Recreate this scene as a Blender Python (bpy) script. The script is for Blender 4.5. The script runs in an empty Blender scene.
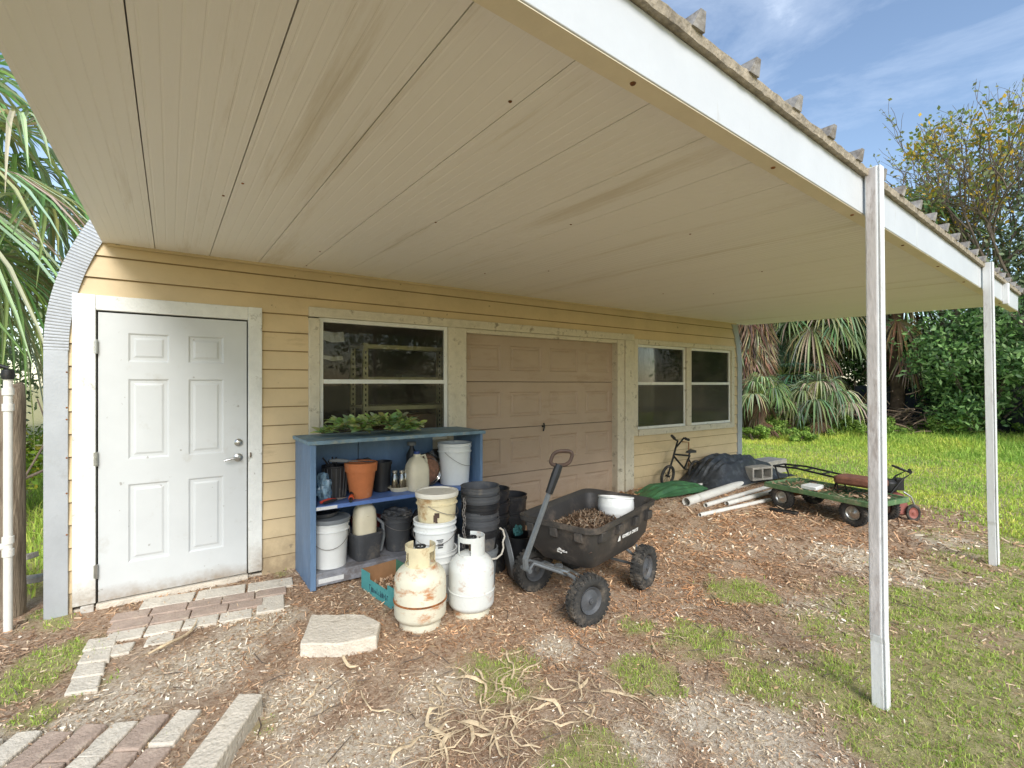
import bpy, bmesh, math, random
import numpy as np
from mathutils import Vector, Matrix, Euler
R=math.radians; PI=math.pi
random.seed(7); rng=np.random.RandomState(11)
scn=bpy.context.scene; COL=scn.collection

# ------------------------------------------------------------ helpers
def lin(h):
    h=h.lstrip('#'); o=[]
    for i in (0,2,4):
        c=int(h[i:i+2],16)/255; o.append(c/12.92 if c<=.04045 else ((c+.055)/1.055)**2.4)
    return o
def col(c): return tuple((lin(c) if isinstance(c,str) else list(c)))+(1,)
def tag(o,label=None,cat=None,group=None,kind=None):
    if label: o['label']=label
    if cat: o['category']=cat
    if group: o['group']=group
    if kind: o['kind']=kind
    return o
def thing(name,label,cat,loc=(0,0,0),rz=0,group=None,rot=None):
    o=bpy.data.objects.new(name,None); COL.objects.link(o); o.location=loc
    o.rotation_euler=rot if rot else (0,0,rz); o.empty_display_size=.1
    return tag(o,label,cat,group)
class MB:
    def __init__(s): s.v=[]; s.f=[]
    def add(s,vs,fs,M=None):
        n=len(s.v)
        if M is not None: vs=[M@Vector(v) for v in vs]
        s.v+= [tuple(v) for v in vs]; s.f+=[tuple(n+i for i in f) for f in fs]; return s
    def box(s,x0,x1,y0,y1,z0,z1,M=None):
        return s.add([(x0,y0,z0),(x1,y0,z0),(x1,y1,z0),(x0,y1,z0),(x0,y0,z1),(x1,y0,z1),(x1,y1,z1),(x0,y1,z1)],
          [(3,2,1,0),(4,5,6,7),(0,1,5,4),(1,2,6,5),(2,3,7,6),(3,0,4,7)],M)
    def hexa(s,p): return s.add(p,[(3,2,1,0),(4,5,6,7),(0,1,5,4),(1,2,6,5),(2,3,7,6),(3,0,4,7)])
    def lathe(s,prof,seg=32,M=None,sx=1,sy=1):
        vs=[];fs=[];m=len(prof)
        for i in range(seg):
            a=2*PI*i/seg
            for r,z in prof: vs.append((r*math.cos(a)*sx,r*math.sin(a)*sy,z))
        for i in range(seg):
            j=(i+1)%seg
            for k in range(m-1):
                fs.append((i*m+k,j*m+k,j*m+k+1,i*m+k+1))
        return s.add(vs,fs,M)
    def sq(s,prof,M=None,e=5,seg=32):   # superellipse lathe: rounded square pots
        vs=[];fs=[];m=len(prof)
        for i in range(seg):
            a=2*PI*i/seg; c,d=math.cos(a),math.sin(a); k=(abs(c)**e+abs(d)**e)**(-1/e)
            for r,z in prof: vs.append((r*c*k,r*d*k,z))
        for i in range(seg):
            j=(i+1)%seg
            for k in range(m-1): fs.append((i*m+k,j*m+k,j*m+k+1,i*m+k+1))
        return s.add(vs,fs,M)
    def tube(s,pts,r,seg=8,M=None,closed=False):
        pts=[Vector(p) for p in pts]; n=len(pts)
        rs=r if isinstance(r,(list,tuple)) else [r]*n
        vs=[];fs=[];prev=None
        for i,p in enumerate(pts):
            if closed: t=(pts[(i+1)%n]-pts[i-1])
            else: t=(pts[min(i+1,n-1)]-pts[max(i-1,0)])
            t.normalize()
            if prev is None:
                a=Vector((0,0,1)) if abs(t.z)<.9 else Vector((1,0,0)); u=t.cross(a).normalized()
            else:
                u=(prev-t*prev.dot(t)).normalized()
            prev=u; w=t.cross(u)
            for k in range(seg):
                a=2*PI*k/seg; vs.append(p+(u*math.cos(a)+w*math.sin(a))*rs[i])
        for i in range(n if closed else n-1):
            j=(i+1)%n
            for k in range(seg):
                l=(k+1)%seg; fs.append((i*seg+k,i*seg+l,j*seg+l,j*seg+k))
        if not closed:
            fs.append(tuple(range(seg))[::-1]); fs.append(tuple((n-1)*seg+k for k in range(seg)))
        return s.add(vs,fs,M)
    def prism(s,poly,z0,z1,M=None):
        n=len(poly); vs=[(x,y,z0) for x,y in poly]+[(x,y,z1) for x,y in poly]
        fs=[tuple(range(n))[::-1],tuple(range(n,2*n))]+[(i,(i+1)%n,n+(i+1)%n,n+i) for i in range(n)]
        return s.add(vs,fs,M)
    def build(s,name,mat,parent=None,smooth=.6,bevel=0,fix=True):
        me=bpy.data.meshes.new(name); me.from_pydata(s.v,[],s.f); me.validate()
        if fix:
            bm=bmesh.new(); bm.from_mesh(me); bmesh.ops.recalc_face_normals(bm,faces=bm.faces); bm.to_mesh(me); bm.free()
        if smooth: me.shade_smooth(); me.set_sharp_from_angle(angle=smooth)
        me.materials.append(mat)
        o=bpy.data.objects.new(name,me); COL.objects.link(o); o.parent=parent
        if bevel:
            b=o.modifiers.new('b','BEVEL'); b.width=bevel; b.segments=2; b.limit_method='ANGLE'; b.angle_limit=.7
        return o
class QB:   # coloured quads, many
    def __init__(s): s.V=[]; s.C=[]
    def quad(s,a,b,c,d,colr): s.V+= [a,b,c,d]; s.C.append(colr)
    def arr(s,V,C): s.V=list(s.V); s.V.extend(V.reshape(-1,3)); s.C.extend(C)
    def build(s,name,mat,parent=None,smooth=False):
        V=np.array([tuple(v) for v in s.V],dtype=np.float32); C=np.array([tuple(c) for c in s.C],dtype=np.float32)
        return qmesh(name,V,C,mat,parent,smooth)
def qmesh(name,V,C,mat,parent=None,smooth=False):
    V=V.reshape(-1,3); n=len(V)//4; me=bpy.data.meshes.new(name)
    me.vertices.add(n*4); me.vertices.foreach_set('co',V.astype(np.float32).ravel())
    me.loops.add(n*4); me.loops.foreach_set('vertex_index',np.arange(n*4,dtype=np.int32))
    me.polygons.add(n); me.polygons.foreach_set('loop_start',np.arange(0,n*4,4,dtype=np.int32))
    me.update(calc_edges=True)
    at=me.color_attributes.new('col','FLOAT_COLOR','CORNER')
    c4=np.ones((n,4),np.float32); c4[:,:3]=C; at.data.foreach_set('color',np.repeat(c4,4,axis=0).ravel())
    me.materials.append(mat); o=bpy.data.objects.new(name,me); COL.objects.link(o); o.parent=parent
    return o

def newmat(name):
    m=bpy.data.materials.new(name); m.use_nodes=True; nt=m.node_tree
    return m,nt,nt.nodes,nt.links,nt.nodes['Principled BSDF']
def ramp(N,stops):
    r=N.new('ShaderNodeValToRGB'); e=r.color_ramp.elements
    while len(e)<len(stops): e.new(.5)
    for i,(p,c) in enumerate(stops): e[i].position=p; e[i].color=c if len(c)==4 else tuple(c)+(1,)
    return r
def mat(name,base,rough=.6,metal=0,var=.12,vs=6,dirt=None,damt=.5,dthr=.55,ds=3,stretch=(1,1,1),bump=.15,bs=60,spec=.5,dstretch=None,splash=None,mark=None):
    """paint/plastic/metal with brightness variation, patchy dirt or rust, fine bump"""
    m,nt,N,L,B=newmat(name)
    tc=N.new('ShaderNodeTexCoord'); mp=N.new('ShaderNodeMapping'); mp.inputs['Scale'].default_value=stretch
    L.new(tc.outputs['Object'],mp.inputs['Vector'])
    n1=N.new('ShaderNodeTexNoise'); n1.inputs['Scale'].default_value=vs; n1.inputs['Detail'].default_value=6; n1.inputs['Roughness'].default_value=.65
    L.new(mp.outputs[0],n1.inputs['Vector'])
    b=col(base); lo=tuple(c*(1-var*1.6) for c in b[:3])+(1,); hi=tuple(min(1,c*(1+var)) for c in b[:3])+(1,)
    r1=ramp(N,[(.3,lo),(.7,hi)]); L.new(n1.outputs['Fac'],r1.inputs[0]); out=r1.outputs[0]
    if dirt:
        mp2=mp
        if dstretch:
            mp2=N.new('ShaderNodeMapping'); mp2.inputs['Scale'].default_value=dstretch; L.new(tc.outputs['Object'],mp2.inputs['Vector'])
        n2=N.new('ShaderNodeTexNoise'); n2.inputs['Scale'].default_value=ds; n2.inputs['Detail'].default_value=10; n2.inputs['Roughness'].default_value=.72
        L.new(mp2.outputs[0],n2.inputs['Vector'])
        r2=ramp(N,[(dthr,(0,0,0,1)),(min(1,dthr+.12),(damt,)*3+(1,))]); L.new(n2.outputs['Fac'],r2.inputs[0])
        mx=N.new('ShaderNodeMix'); mx.data_type='RGBA'; L.new(r2.outputs[0],mx.inputs[0]); L.new(out,mx.inputs[6]); mx.inputs[7].default_value=col(dirt); out=mx.outputs[2]
    if splash:
        sx=N.new('ShaderNodeSeparateXYZ'); L.new(tc.outputs['Object'],sx.inputs[0])
        ns=N.new('ShaderNodeTexNoise'); ns.inputs['Scale'].default_value=7; ns.inputs['Detail'].default_value=9; ns.inputs['Roughness'].default_value=.75; L.new(tc.outputs['Object'],ns.inputs['Vector'])
        mr=N.new('ShaderNodeMapRange'); mr.inputs[1].default_value=0; mr.inputs[2].default_value=splash; mr.inputs[3].default_value=1.0; mr.inputs[4].default_value=0; L.new(sx.outputs[2],mr.inputs[0])
        ml=N.new('ShaderNodeMath'); ml.operation='MULTIPLY'; L.new(mr.outputs[0],ml.inputs[0]); L.new(ns.outputs['Fac'],ml.inputs[1])
        rs=ramp(N,[(.18,(0,0,0,1)),(.55,(.75,)*3+(1,))]); L.new(ml.outputs[0],rs.inputs[0])
        m3=N.new('ShaderNodeMix'); m3.data_type='RGBA'; L.new(rs.outputs[0],m3.inputs[0]); L.new(out,m3.inputs[6]); m3.inputs[7].default_value=col('#8a765c'); out=m3.outputs[2]
    if mark:   # sparse small scuffs and chips
        nm_=N.new('ShaderNodeTexNoise'); nm_.inputs['Scale'].default_value=mark; nm_.inputs['Detail'].default_value=3; L.new(tc.outputs['Object'],nm_.inputs['Vector'])
        rm=ramp(N,[(.725,(0,0,0,1)),(.75,(.5,)*3+(1,))]); L.new(nm_.outputs['Fac'],rm.inputs[0])
        m4=N.new('ShaderNodeMix'); m4.data_type='RGBA'; L.new(rm.outputs[0],m4.inputs[0]); L.new(out,m4.inputs[6]); m4.inputs[7].default_value=col('#6d6250'); out=m4.outputs[2]
    L.new(out,B.inputs['Base Color'])
    B.inputs['Roughness'].default_value=rough; B.inputs['Metallic'].default_value=metal; B.inputs['Specular IOR Level'].default_value=spec
    if bump:
        n3=N.new('ShaderNodeTexNoise'); n3.inputs['Scale'].default_value=bs; n3.inputs['Detail'].default_value=5; L.new(mp.outputs[0],n3.inputs['Vector'])
        bp=N.new('ShaderNodeBump'); bp.inputs['Strength'].default_value=bump; bp.inputs['Distance'].default_value=.01
        L.new(n3.outputs['Fac'],bp.inputs['Height']); L.new(bp.outputs[0],B.inputs['Normal'])
    return m
def leafmat(name,trans=.35,rough=.55,spec=.3):
    m,nt,N,L,B=newmat(name); a=N.new('ShaderNodeAttribute'); a.attribute_name='col'
    L.new(a.outputs['Color'],B.inputs['Base Color']); B.inputs['Roughness'].default_value=rough; B.inputs['Specular IOR Level'].default_value=spec
    if trans:
        t=N.new('ShaderNodeBsdfTranslucent'); L.new(a.outputs['Color'],t.inputs['Color'])
        mx=N.new('ShaderNodeMixShader'); mx.inputs[0].default_value=trans
        L.new(B.outputs[0],mx.inputs[1]); L.new(t.outputs[0],mx.inputs[2]); L.new(mx.outputs[0],N['Material Output'].inputs['Surface'])
    return m

# ------------------------------------------------------------ numpy noise
_T=rng.rand(64,64)
def vn(x,y,s,o=0):
    x=np.asarray(x)*s+o*7.3; y=np.asarray(y)*s+o*3.1
    xi=np.floor(x).astype(int); yi=np.floor(y).astype(int); fx=x-xi; fy=y-yi
    fx=fx*fx*(3-2*fx); fy=fy*fy*(3-2*fy)
    g=lambda a,b:_T[a%64,b%64]
    return (g(xi,yi)*(1-fx)+g(xi+1,yi)*fx)*(1-fy)+(g(xi,yi+1)*(1-fx)+g(xi+1,yi+1)*fx)*fy
def fbm(x,y,s,o=0): return .5*vn(x,y,s,o)+.3*vn(x,y,s*2.1,o+1)+.2*vn(x,y,s*4.3,o+2)
def sst(a,b,t): t=np.clip((np.asarray(t,dtype=float)-a)/(b-a),0,1); return t*t*(3-2*t)
def gzn(x,y):
    x=np.asarray(x,dtype=float); y=np.asarray(y,dtype=float)
    z=-.05+.15*sst(3.2,5.2,x)*sst(-1.3,-.1,y)*(1-sst(7.5,9,x))+.25*sst(8,16,x)
    z=z-.0+.03*(fbm(x,y,1.3,5)-.5)*sst(.5,3,np.hypot(x-1,y+.5))
    return z
def gz(x,y): return float(gzn(x,y))
GB=[(2.45,-2.35,.13),(1.43,-2.31,.24),(1.47,-2.95,.19),(.33,-1.98,.09),(-.26,-1.12,.07),(-.52,-.64,.26),(-.63,-.96,.15),(-.05,-1.83,.06),(-.03,-.50,.06),(2.86,-3.41,.24),(4.15,-3.3,.45),(3.72,-3.6,.45),(3.35,-3.85,.35),(2.75,-3.7,.3),(4.94,-3.65,.35),(6.13,-3.5,.35),(3.56,-2.42,.26),(2.66,-2.67,.25),(2.56,-3.1,.27),(-.63,.1,.1),(.73,-.05,.1),(-.49,-1.29,.12),(-.6,-.1,.12),(5.5,-4.2,.7),(4.5,-4.6,.6),(2.1,-2.75,.2)]
PB=[(2.13,-3.33,.3),(2.03,-3.1,.22),(3.7,-2.92,.31),(2.78,-3.25,.2),(1.09,-2.17,.26),(.74,-2.42,.3),(1.61,-3.1,.2),(-.51,-1.48,.25),(.13,-1.29,.33),(-.2,-1.36,.3),(.53,-1.87,.25),(4.8,-3.29,.38),(5.04,-2.68,.5),(.49,-.84,.27),(6.31,-3.08,.39),(.42,-1.97,.2),(1.88,-2.27,.2),(2.0,-3.7,.5),(.3,-2.6,.5)]
def blobs(x,y,L):
    m=np.full_like(np.asarray(x,dtype=float),-9.)
    for bx,by,r in L: m=np.maximum(m,1.25-np.hypot(x-bx,y-by)/r)
    return m
def gmask(x,y):
    n=fbm(x,y,2.2,1)
    far=sst(7.3,8.6,x+2.2*(n-.5)+.35*(-y-1.5)*(y<-1.5)*.8)
    side=sst(-5.2,-6.2,y+1.5*(n-.5)); left=sst(-1.2,-2.0,x+(n-.5)); back=sst(.3,.8,y)*((x<-.7)|(x>8))
    b=sst(.05,.7,np.maximum(blobs(x,y,GB),-.35)*1.0+1.7*(n-.5)+.8*(vn(x,y,13,7)-.5))*sst(-.7,-.05,blobs(x,y,GB))
    gen=sst(.62,.78,fbm(x,y,3.1,8))*.55*sst(2.2,3.2,x)*sst(-2.2,-3,y)
    rr_=sst(-2.75,-3.35,y+1.1*(n-.5))*sst(2.2,3.3,x+.8*(n-.5))*(.3+.7*sst(.36,.55,fbm(x,y,2.9,17)))
    return np.clip(np.maximum.reduce([rr_,far,side,left*.8,back*1.0,b,gen]),0,1)
def pmask(x,y):
    n=fbm(x,y,3.5,3); return np.clip(np.maximum(sst(.0,.9,np.maximum(blobs(x,y,PB),0)+1.3*(n-.5)),.5*sst(.6,.75,fbm(x,y,1.7,12))),0,1)*(1-gmask(x,y)*.75)

# ------------------------------------------------------------ materials
M={}
M['siding']=mat('yellow_siding_paint','#d0ba92',.55,var=.06,vs=2.5,dirt='#8f7b58',damt=.4,dthr=.58,ds=1.8,dstretch=(.8,1,2.5),bump=.15,bs=30,splash=.5,mark=16)
M['lapshade']=mat('lap_shade_lines','#957f5a',.9,var=.2)  # brown that paints the shade lines under the siding laps
M['gtrim']=mat('weathered_cream_trim','#cfc7b2',.7,var=.1,vs=9,stretch=(1,1,1),dirt='#6f6552',damt=.8,dthr=.55,ds=9,bump=.6,bs=40,splash=.4,mark=20)
M['door']=mat('white_door_paint','#c6c9c8',.4,var=.03,vs=3,dirt='#a8a497',damt=.4,dthr=.58,ds=4,bump=.08,bs=12,splash=.16,mark=19)
M['dtrim']=mat('white_wood_trim','#dfe0da',.6,var=.06,vs=10,dirt='#77735f',damt=.75,dthr=.59,ds=9,bump=.35,bs=50,splash=.4,mark=22)
M['gdoor']=mat('tan_garage_door_paint','#ad9985',.55,var=.05,vs=1.6,dirt='#937a64',damt=.4,dthr=.54,ds=2,dstretch=(1,1,4),bump=.2,bs=25,splash=.5,mark=14)
M['galv']=mat('galvanised_sheet','#aeb2b5',.45,.25,var=.06,vs=5,dirt='#8f8f89',damt=.4,dthr=.58,ds=7,bump=.1)
M['vault']=mat('corrugated_roof_metal','#c4c6c4',.5,.2,var=.1,vs=3,dirt='#6f6a60',damt=.5,dthr=.55,ds=3)
M['seamgap']=mat('seam','#6a6254')
M['dark']=mat('dark_gap','#2b261f',.9,var=.2)
M['soffit']=mat('almond_roof_panel','#ebe7e0',.5,var=.02,vs=1.6,stretch=(1,.12,1),dirt='#b8a888',damt=.45,dthr=.55,ds=1.7,dstretch=(2.6,.16,1),bump=.05,bs=90)
M['fascia']=mat('white_aluminium_beam','#c6c8c8',.4,var=.04,vs=3,dirt='#a29a84',damt=.45,dthr=.60,ds=3,dstretch=(6,6,.8),bump=.05)
M['beamb']=mat('bounce_tinted_underside','#e0d4ba',.5,var=.05,vs=6,dirt='#806547',damt=.5,dthr=.62,ds=6)  # beam is white; beige paints the light bounced up onto its bottom
M['grime']=mat('grimy_drip_edge','#a29682',.9,var=.3,vs=22,dirt='#5d5345',damt=.7,dthr=.55,ds=14,bump=.9,bs=60)
M['rib']=mat('weathered_roof_rib','#97928b',.7,var=.3,vs=14,dirt='#6a6055',damt=.8,dthr=.5,ds=9,bump=.5,bs=50)
M['post']=mat('white_aluminium_post','#dfe0df',.45,var=.06,vs=5,stretch=(1,1,.4),dirt='#8d8077',damt=.5,dthr=.56,ds=6,dstretch=(4,4,.9),bump=.15,bs=60)
M['posti']=mat('stained_post_channel','#c9c3bf',.6,var=.12,vs=8,stretch=(1,1,.4),dirt='#94867e',damt=.6,dthr=.52,ds=7,dstretch=(3,3,.8),bump=.3,bs=60)
M['blue']=mat('worn_blue_paint','#64809f',.55,var=.12,vs=8,stretch=(1,1,.35),dirt='#8796a8',damt=.65,dthr=.58,ds=14,dstretch=(1,1,.3),bump=.35,bs=50)
M['bluetop']=mat('weathered_blue_top','#7590a0',.7,var=.2,vs=8,dirt='#9aa195',damt=.7,dthr=.5,ds=9,bump=.5,bs=50)
M['blueshelf']=mat('bright_blue_shelf','#5b7ab5',.45,var=.12,vs=7,dirt='#9a8f95',damt=.5,dthr=.62,ds=5,bump=.2)
M['greyboard']=mat('dusty_grey_board','#8a8c92',.8,var=.2,vs=8,dirt='#54483c',damt=.6,dthr=.5,ds=6,bump=.3)
M['white']=mat('white_plastic','#dfe1de',.4,var=.05,vs=6,dirt='#9a9283',damt=.5,dthr=.6,ds=6,bump=.06)
M['whited']=mat('dirty_white_plastic','#d8d4c6',.5,var=.08,vs=8,dirt='#7b6a4c',damt=.65,dthr=.56,ds=7,bump=.1)
M['yellowed']=mat('yellowed_plastic','#d9cda8',.5,var=.12,vs=8,dirt='#9a6a30',damt=.75,dthr=.5,ds=6,bump=.1)
M['cream']=mat('cream_plastic','#d9d0b5',.45,var=.06,vs=6,dirt='#8a7a5a',damt=.5,dthr=.6,ds=8)
M['black']=mat('black_plastic','#26272a',.45,var=.2,vs=8,dirt='#6a635a',damt=.35,dthr=.55,ds=5,bump=.1)
M['dgrey']=mat('dusty_charcoal_plastic','#4b4d50',.6,var=.15,vs=8,dirt='#857c6f',damt=.5,dthr=.52,ds=5,bump=.15)
M['mgrey']=mat('grey_plastic','#73787b',.6,var=.12,vs=8,dirt='#a39b8e',damt=.4,dthr=.55,ds=5)
M['terra']=mat('terracotta','#c87848',.75,var=.1,vs=7,dirt='#e0b894',damt=.35,dthr=.58,ds=6,bump=.2)
M['maroon']=mat('maroon_plastic','#6b3232',.5,var=.15,vs=8)
M['tank1']=mat('rusty_cream_tank_paint','#d6d2bc',.45,var=.06,vs=6,dirt='#ad6c34',damt=.9,dthr=.52,ds=6,dstretch=(1,1,2.0),bump=.2,bs=40)
M['tank2']=mat('grey_white_tank_paint','#d2d5d0',.4,var=.05,vs=6,dirt='#a5713f',damt=.85,dthr=.56,ds=6,dstretch=(1,1,1.6),bump=.15,bs=40)
M['rust']=mat('rust','#8f5a2e',.85,var=.3,vs=20,dirt='#4f3222',damt=.8,dthr=.5,ds=12,bump=.5)
M['brass']=mat('tarnished_brass','#6c5a48',.45,.6,var=.2,vs=20)
M['teal']=mat('teal_printed_card','#4f9a98',.7,var=.1,vs=8,dirt='#2f5f66',damt=.5,dthr=.55,ds=10,bump=.15)
M['green_card']=mat('green_card','#4a8268',.7,var=.12,vs=8)
M['ink']=mat('dark_printed_ink','#23505c',.7,var=.2,vs=30)
M['card']=mat('brown_cardboard','#9a7350',.85,var=.1,vs=10)
M['concrete']=mat('pale_concrete','#d4cab8',.9,var=.1,vs=9,dirt='#8f8068',damt=.6,dthr=.56,ds=7,bump=.9,bs=55,spec=.2)
M['block']=mat('grey_concrete_block','#a9a49a',.9,var=.15,vs=9,bump=.8,bs=60,spec=.2)
M['rubber']=mat('dusty_tyre_rubber','#393836',.85,var=.2,vs=10,dirt='#857a6c',damt=.5,dthr=.52,ds=7,bump=.3,spec=.3)
M['tub']=mat('black_poly_tub','#3a3836',.55,var=.15,vs=6,dirt='#7d7064',damt=.45,dthr=.52,ds=4,bump=.12)
M['frame']=mat('grey_painted_steel','#6a6e70',.45,.3,var=.12,vs=10,dirt='#8a6a50',damt=.5,dthr=.6,ds=12,bump=.15)
M['grip']=mat('brown_black_grip','#4c3a30',.6,var=.3,vs=14)
M['pvc']=mat('white_pvc_pipe','#dddbd3',.4,var=.05,vs=8,dirt='#8b8371',damt=.5,dthr=.6,ds=6)
M['tarp']=mat('black_tarp','#34383d',.5,var=.25,vs=8,dirt='#6a6f74',damt=.4,dthr=.52,ds=8,bump=1,bs=11)
M['gtarp']=mat('green_tarp','#3f6b45',.5,var=.2,vs=9,dirt='#58a05a',damt=.7,dthr=.56,ds=7,bump=.3)
M['gdeck']=mat('green_steel_mesh_deck','#5a7a52',.6,.0,var=.22,vs=12,dirt='#9a9478',damt=.7,dthr=.52,ds=8,bump=.3)
M['red']=mat('faded_red_paint','#96594e',.6,var=.2,vs=9,dirt='#6a4a3a',damt=.6,dthr=.58,ds=9)
M['rustc']=mat('rusty_brown_cushion','#7c5140',.8,var=.25,vs=12,bump=.4)
M['blackm']=mat('black_steel','#232323',.5,.2,var=.25,vs=12,dirt='#5a4a3e',damt=.5,dthr=.56,ds=9)
M['silver']=mat('aluminium_hardware','#b4b4b0',.3,.85,var=.1,vs=12)
M['wood']=mat('grey_weathered_wood','#8b7d6b',.9,var=.25,vs=9,stretch=(5,5,.5),dirt='#5b4d40',damt=.7,dthr=.5,ds=8,dstretch=(4,4,.4),bump=.9,bs=30,spec=.15)
M['board']=mat('grey_board','#9a948a',.9,var=.2,vs=9,bump=.5)
M['paver_b']=mat('brown_paver','#b09c8c',.9,var=.14,vs=12,dirt='#cabfa8',damt=.5,dthr=.55,ds=7,bump=.7,bs=70,spec=.2)
M['paver_c']=mat('cream_paver','#d2c9b8',.9,var=.12,vs=12,dirt='#93836d',damt=.6,dthr=.55,ds=7,bump=.8,bs=60,spec=.2)
M['bluepl']=mat('navy_plastic','#25407e',.45,var=.1,vs=8)
M['orange']=mat('orange_plastic','#d2542a',.45,var=.1)
M['redp']=mat('red_plastic','#b8402f',.45,var=.1)
M['sticker']=mat('white_sticker','#d5d6d4',.6,var=.1,vs=30,dirt='#8a8a88',damt=.6,dthr=.55,ds=30)
M['bag']=mat('clear_blue_bag','#7d9bb0',.25,var=.4,vs=22,dirt='#2d5d8a',damt=.7,dthr=.5,ds=14,bump=.6,bs=25)
M['wicker']=mat('reddish_wicker','#8d6650',.8,var=.3,vs=30,bump=.8,bs=70)
M['gangle']=mat('olive_shelving_steel','#d6d2a8',.55,.0,var=.1,vs=9)
M['inwall']=mat('interior_board','#6a5f50',.9,var=.2,vs=3)
M['shade']=mat('dark_shade_cloth','#2c3236',.9,var=.2,vs=3)
M['chromepaint']=mat('white_logo','#d8d8d4',.5,var=.03)
M['rope']=mat('white_rope','#cfcabd',.8,var=.1)
M['chain']=mat('grey_chain','#8a8580',.5,.5,var=.2)
M['crock']=mat('white_woven_ceramic','#dfe0dc',.35,var=.04,vs=9,dirt='#8a8a84',damt=.3,dthr=.6,ds=9)
M['leaf']=leafmat('foliage'); M['dry']=leafmat('dry_litter',trans=.1,rough=.85,spec=.15); M['blade']=leafmat('grass_blade',trans=.4,rough=.6)
M['bark']=mat('grey_bark','#6f6255',.95,var=.3,vs=9,stretch=(3,3,.6),bump=.9,bs=20)
M['boots']=mat('palm_trunk_fibre','#6a5643',.95,var=.35,vs=8,bump=1,bs=14)
def glass(name,tint,lo=.03,hi=.16):
    m,nt,N,L,B=newmat(name); N.remove(B)
    t=N.new('ShaderNodeBsdfTransparent'); t.inputs[0].default_value=tint
    g=N.new('ShaderNodeBsdfGlossy'); g.inputs['Roughness'].default_value=.02
    d=N.new('ShaderNodeBsdfDiffuse'); d.inputs[0].default_value=(.3,.28,.24,1)
    f=N.new('ShaderNodeFresnel'); f.inputs[0].default_value=1.28
    mx=N.new('ShaderNodeMixShader'); L.new(f.outputs[0],mx.inputs[0]); L.new(t.outputs[0],mx.inputs[1]); L.new(g.outputs[0],mx.inputs[2])
    n=N.new('ShaderNodeTexNoise'); n.inputs['Scale'].default_value=2.2; n.inputs['Detail'].default_value=8
    r=ramp(N,[(.45,(lo,)*3+(1,)),(.75,(hi,)*3+(1,))]); L.new(n.outputs['Fac'],r.inputs[0])
    m2=N.new('ShaderNodeMixShader'); L.new(r.outputs[0],m2.inputs[0]); L.new(mx.outputs[0],m2.inputs[1]); L.new(d.outputs[0],m2.inputs[2])
    L.new(m2.outputs[0],N['Material Output'].inputs['Surface']); return m
M['glass']=glass('dusty_window_glass',(.8,.8,.76,1))
M['screen']=glass('insect_screened_glass',(.45,.45,.43,1),.14,.26)
def plastic_clear():
    m,nt,N,L,B=newmat('clear_jar_glass'); N.remove(B)
    t=N.new('ShaderNodeBsdfTransparent'); t.inputs[0].default_value=(.75,.76,.7,1); g=N.new('ShaderNodeBsdfGlossy'); g.inputs['Roughness'].default_value=.1
    mx=N.new('ShaderNodeMixShader'); mx.inputs[0].default_value=.22; L.new(t.outputs[0],mx.inputs[1]); L.new(g.outputs[0],mx.inputs[2]); L.new(mx.outputs[0],N['Material Output'].inputs['Surface']); return m
M['clear']=plastic_clear()

# ------------------------------------------------------------ ground
def groundmat():
    m,nt,N,L,B=newmat('mulch_shell_and_lawn_soil')
    tc=N.new('ShaderNodeTexCoord'); P=tc.outputs['Object']
    def noise(s,d=8,r=.7):
        n=N.new('ShaderNodeTexNoise'); n.inputs['Scale'].default_value=s; n.inputs['Detail'].default_value=d; n.inputs['Roughness'].default_value=r; L.new(P,n.inputs['Vector']); return n.outputs['Fac']
    def mix(f,a,b):
        x=N.new('ShaderNodeMix'); x.data_type='RGBA'; L.new(f,x.inputs[0]); L.new(a,x.inputs[6]); L.new(b,x.inputs[7]); return x.outputs[2]
    mul=ramp(N,[(.3,col('#745a44')),(.45,col('#aa8d74')),(.6,col('#c9b096')),(.75,col('#dccbb2'))]); L.new(noise(38),mul.inputs[0])
    pal=ramp(N,[(.3,col('#a48d74')),(.45,col('#d2c2aa')),(.62,col('#ede2cf'))]); L.new(noise(55),pal.inputs[0])
    gr=ramp(N,[(.3,col('#8f8a5e')),(.5,col('#aea674')),(.7,col('#cbbd92'))]); L.new(noise(14),gr.inputs[0])
    a=N.new('ShaderNodeAttribute'); a.attribute_name='mask'; sp=N.new('ShaderNodeSeparateColor'); L.new(a.outputs['Color'],sp.inputs[0])
    c=mix(sp.outputs[1],mul.outputs[0],pal.outputs[0]); c=mix(sp.outputs[0],c,gr.outputs[0])
    L.new(c,B.inputs['Base Color']); B.inputs['Roughness'].default_value=.95; B.inputs['Specular IOR Level'].default_value=.1
    bp=N.new('ShaderNodeBump'); bp.inputs['Strength'].default_value=.9; bp.inputs['Distance'].default_value=.02; L.new(noise(60,6,.8),bp.inputs['Height']); L.new(bp.outputs[0],B.inputs['Normal'])
    return m
xs=np.concatenate([-np.geomspace(300,2.3,24),np.arange(-2.2,9.5,.06),np.arange(9.6,22,.3),np.geomspace(22.5,400,20)])
ys=np.concatenate([-np.geomspace(300,5.3,24),np.arange(-5.2,1.2,.06),np.arange(1.3,9,.4),np.geomspace(9.5,400,20)])
X,Y=np.meshgrid(xs,ys,indexing='ij'); Z=gzn(X,Y)
near=((X>-2.2)&(X<9.5)&(Y>-5.2)&(Y<1.2))
Z=Z+near*(.014*(vn(X,Y,9,2)-.5)+.008*(vn(X,Y,21,4)-.5))
nx,ny=X.shape; idx=np.arange(nx*ny).reshape(nx,ny)
me=bpy.data.meshes.new('ground'); me.vertices.add(nx*ny); me.vertices.foreach_set('co',np.stack([X,Y,Z],-1).astype(np.float32).ravel())
F=np.stack([idx[:-1,:-1],idx[1:,:-1],idx[1:,1:],idx[:-1,1:]],-1).reshape(-1,4)
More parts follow.
